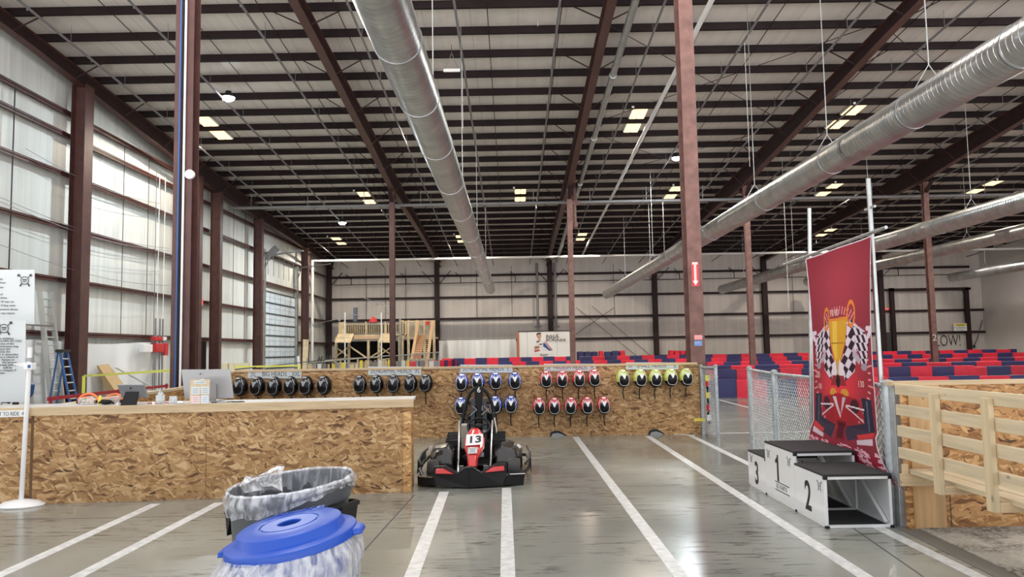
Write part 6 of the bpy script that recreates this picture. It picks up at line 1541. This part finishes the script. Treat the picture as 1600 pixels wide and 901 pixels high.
# second level railing and stairs
st = thing('wooden_stairs', (P(655,560,56).x, 56, 0), 'wooden staircase with red-brown treads rising right of the platform', 'stairs')
for (bx_, tx_) in ((643.5,653.5),(668,676)):
    m = MB(); m.prism([P(bx_-2.5,561,54.0), P(bx_+2.5,561,54.0), P(tx_+1.6,501,57.5), P(tx_-2,501,57.5)], (0,.14,0)); m.build('stringer', mat('stair_wood', (.50,.33,.18), .6) if bx_ < 650 else bpy.data.materials['stair_wood'], st)
for k_ in range(11):
    f = k_/10; y_ = 54.0+3.2*f; z_ = P(650,553-f*30,y_).z; xa = P(646+f*6,550,y_).x; xb = P(666+f*5,550,y_).x
    m = MB(); m.box((xa,y_,z_-.04),(xb,y_+.30,z_)); m.build('tread', M['pine_far'], st); m = MB(); m.box((xa,y_+.02,z_-.30),((xa+xb)/2+.1,y_+.05,z_-.04)); m.build('riser', mat('riser_red', (.42,.17,.08), .6) if k_ == 0 else bpy.data.materials['riser_red'], st)
up2 = thing('upper_landing', (P(655,520,58.2).x, 58.2, 0), 'railed upper landing at the head of the wooden staircase', 'landing')
m = MB(); pb(m, 627,526,680,529, 58.2, 2.5); m.build('deck', M['pine_far'], up2); m = MB(); pb(m, 628,500,679,503, 58.2, .1); m.build('top_rail', M['pine_far'], up2)
for x in np.arange(630, 679, 3.1):
    m = MB(); pb(m, x-.5,503,x+.5,526, 58.2, .06); m.build('baluster', M['pine_far'], up2)
for x in (628.5, 638, 651, 663, 678):
    m = MB(); a = P(x,520,58.1); m.box((a.x-.09,58.1,0),(a.x+.09,58.28,P(x,500,58.1).z)); m.build('post', M['pine_far'], up2)
m = MB(); pb(m, 628,504,632,529, 58.0,.1); m.build('cream_panel', M['pine_far'], up2)
q = P(668,504.5,57.9); m = MB(); m.box((q.x-.14,57.9,q.z-.14),(q.x+.14,58.05,q.z+.14)); m.build('red_box', M['red_matt'], up2)
m = MB(); pb(m, 626,530,684,560, 60.5, .1); m.build('added_dark_backing', M['black_matt'], up2)  # added black sheet that darkens the space under the landing
# chain-link enclosure with lumber in front of the platform
en = thing('lumber_enclosure', (P(600,570,44).x, 44, 0), 'chain-link pen full of upright timber in front of the platform', 'enclosure')
for x in (612.5, 686, 545, 480):
    a = P(x,565,44); m = MB(); m.cyl((a.x,44,0),(a.x,44,P(x,556 if x > 560 else 560,44).z), .05, 8); m.build('pen_post', M['galv'], en)
for (p_, q_) in (((480,567),(612,555)),((612,556),(686,550))):
    m = MB(); m.cyl(P(*p_,44), P(*q_,44), .035, 6); m.build('pen_rail', M['galv'], en)
m = MB(); ln0 = P(613,556,44); ln1 = P(686,551,44)
kk = 0
while kk < 1:
    for s in (0,1):
        a = ln0.lerp(ln1, kk); b = ln0.lerp(ln1, min(1,kk+.2)); m.bar((a.x,44,a.z if s else .05),(b.x,44,.05 if s else b.z), .008,.008)
    kk += .035
m.build('pen_mesh', M['galv_dull'], en)
rnd = random.Random(12)
for i, x in enumerate(np.arange(484, 684, 7.3)):
    a = P(x,565,46+rnd.random()*2); top = P(x,(561 if x > 560 else 566)+rnd.uniform(0,3),a.y).z; w = rnd.uniform(.10,.28); m = MB(); m.box((a.x-w/2,a.y,0),(a.x+w/2,a.y+.08,top))
    c_ = rnd.choice(['pine_far','pine_far','galv_dull','yellow','white','grey'])
    cw = {'pine_far':'pale pine','galv_dull':'dull grey','yellow':'yellow','white':'white','grey':'dark grey'}[c_]
    tag(m.build('timber_board', M[c_]), 'upright %s board in the pen before the platform, %s' % (cw, 'under its left half' if x < 560 else 'under its middle' if x < 620 else 'below the stairs'), 'board', 'boards stored in the chain-link pen')
for (p_, q_, lab) in (((508,563),(556,560),'first'),((528,560.5),(590,558),'second'),((590,562),(612,559.5),'third')):
    m = MB(); a, b = P(*p_,45), P(*q_,45); m.bar(a, b, .3, .06); m.bar(Vector(((a.x+b.x)/2,45,0)), (a+b)/2, .08,.08); tag(m.build('lumber_pack', M['pine_far']), 'pale plank stacked level above the chain-link pen, %s from left' % lab, 'plank')
# ladder/orange things beside the white pipe
for (p_, q_, mt, lab) in (((476,566),(478,530),'pine_far','pale board leaning at the foot of the dark red door column'),((489,555),(486,572),'orange','orange-red folded ladder at the base of the white drop pipe'),((468,572),(466,556),'white','small white post beside the roll-up door')):
    a, b = P(*p_,52), P(*q_,52); a.z = 0; m = MB(); m.bar(a, b, .35 if mt == 'pine_far' else .15, .08, (0,1,0)); tag(m.build('leaning_board', M[mt]), lab, 'board')
r = thing('scrap_heap', P(505,560,57), 'dark tangled heap of equipment in the far left corner', 'heap')
for i in range(9):
    m = MB(); p = P(497+i*2.6+rnd.uniform(-2,2), 557+rnd.uniform(-4,6), 57+rnd.random()); m.tube([Vector((p.x-.4,p.y,.0)), Vector((p.x,p.y,p.z)), Vector((p.x+.5,p.y+.2,max(.1,p.z-.6)))], .05, 6); m.build('bent_bar', M['ink_soft'], r)
# sagging string lights
for (pts) in ([(445,488),(455,493),(490,506),(530,498),(560,490)], [(560,463),(590,472),(612,482)], [(520,490),(560,492),(612,489)]):
    A_ = [P(x,y,57) for x, y in pts]; m = MB(); m.tube(A_, .014, 5)
    for p in A_[1:]: m.ell(p-Z*.1, .07,.07,.09, 8, 6)
    tag(m.build('string_light', M['grey']), 'sagging string of small bulbs in the far left corner', 'string light', 'strings of bulbs in the far corner')
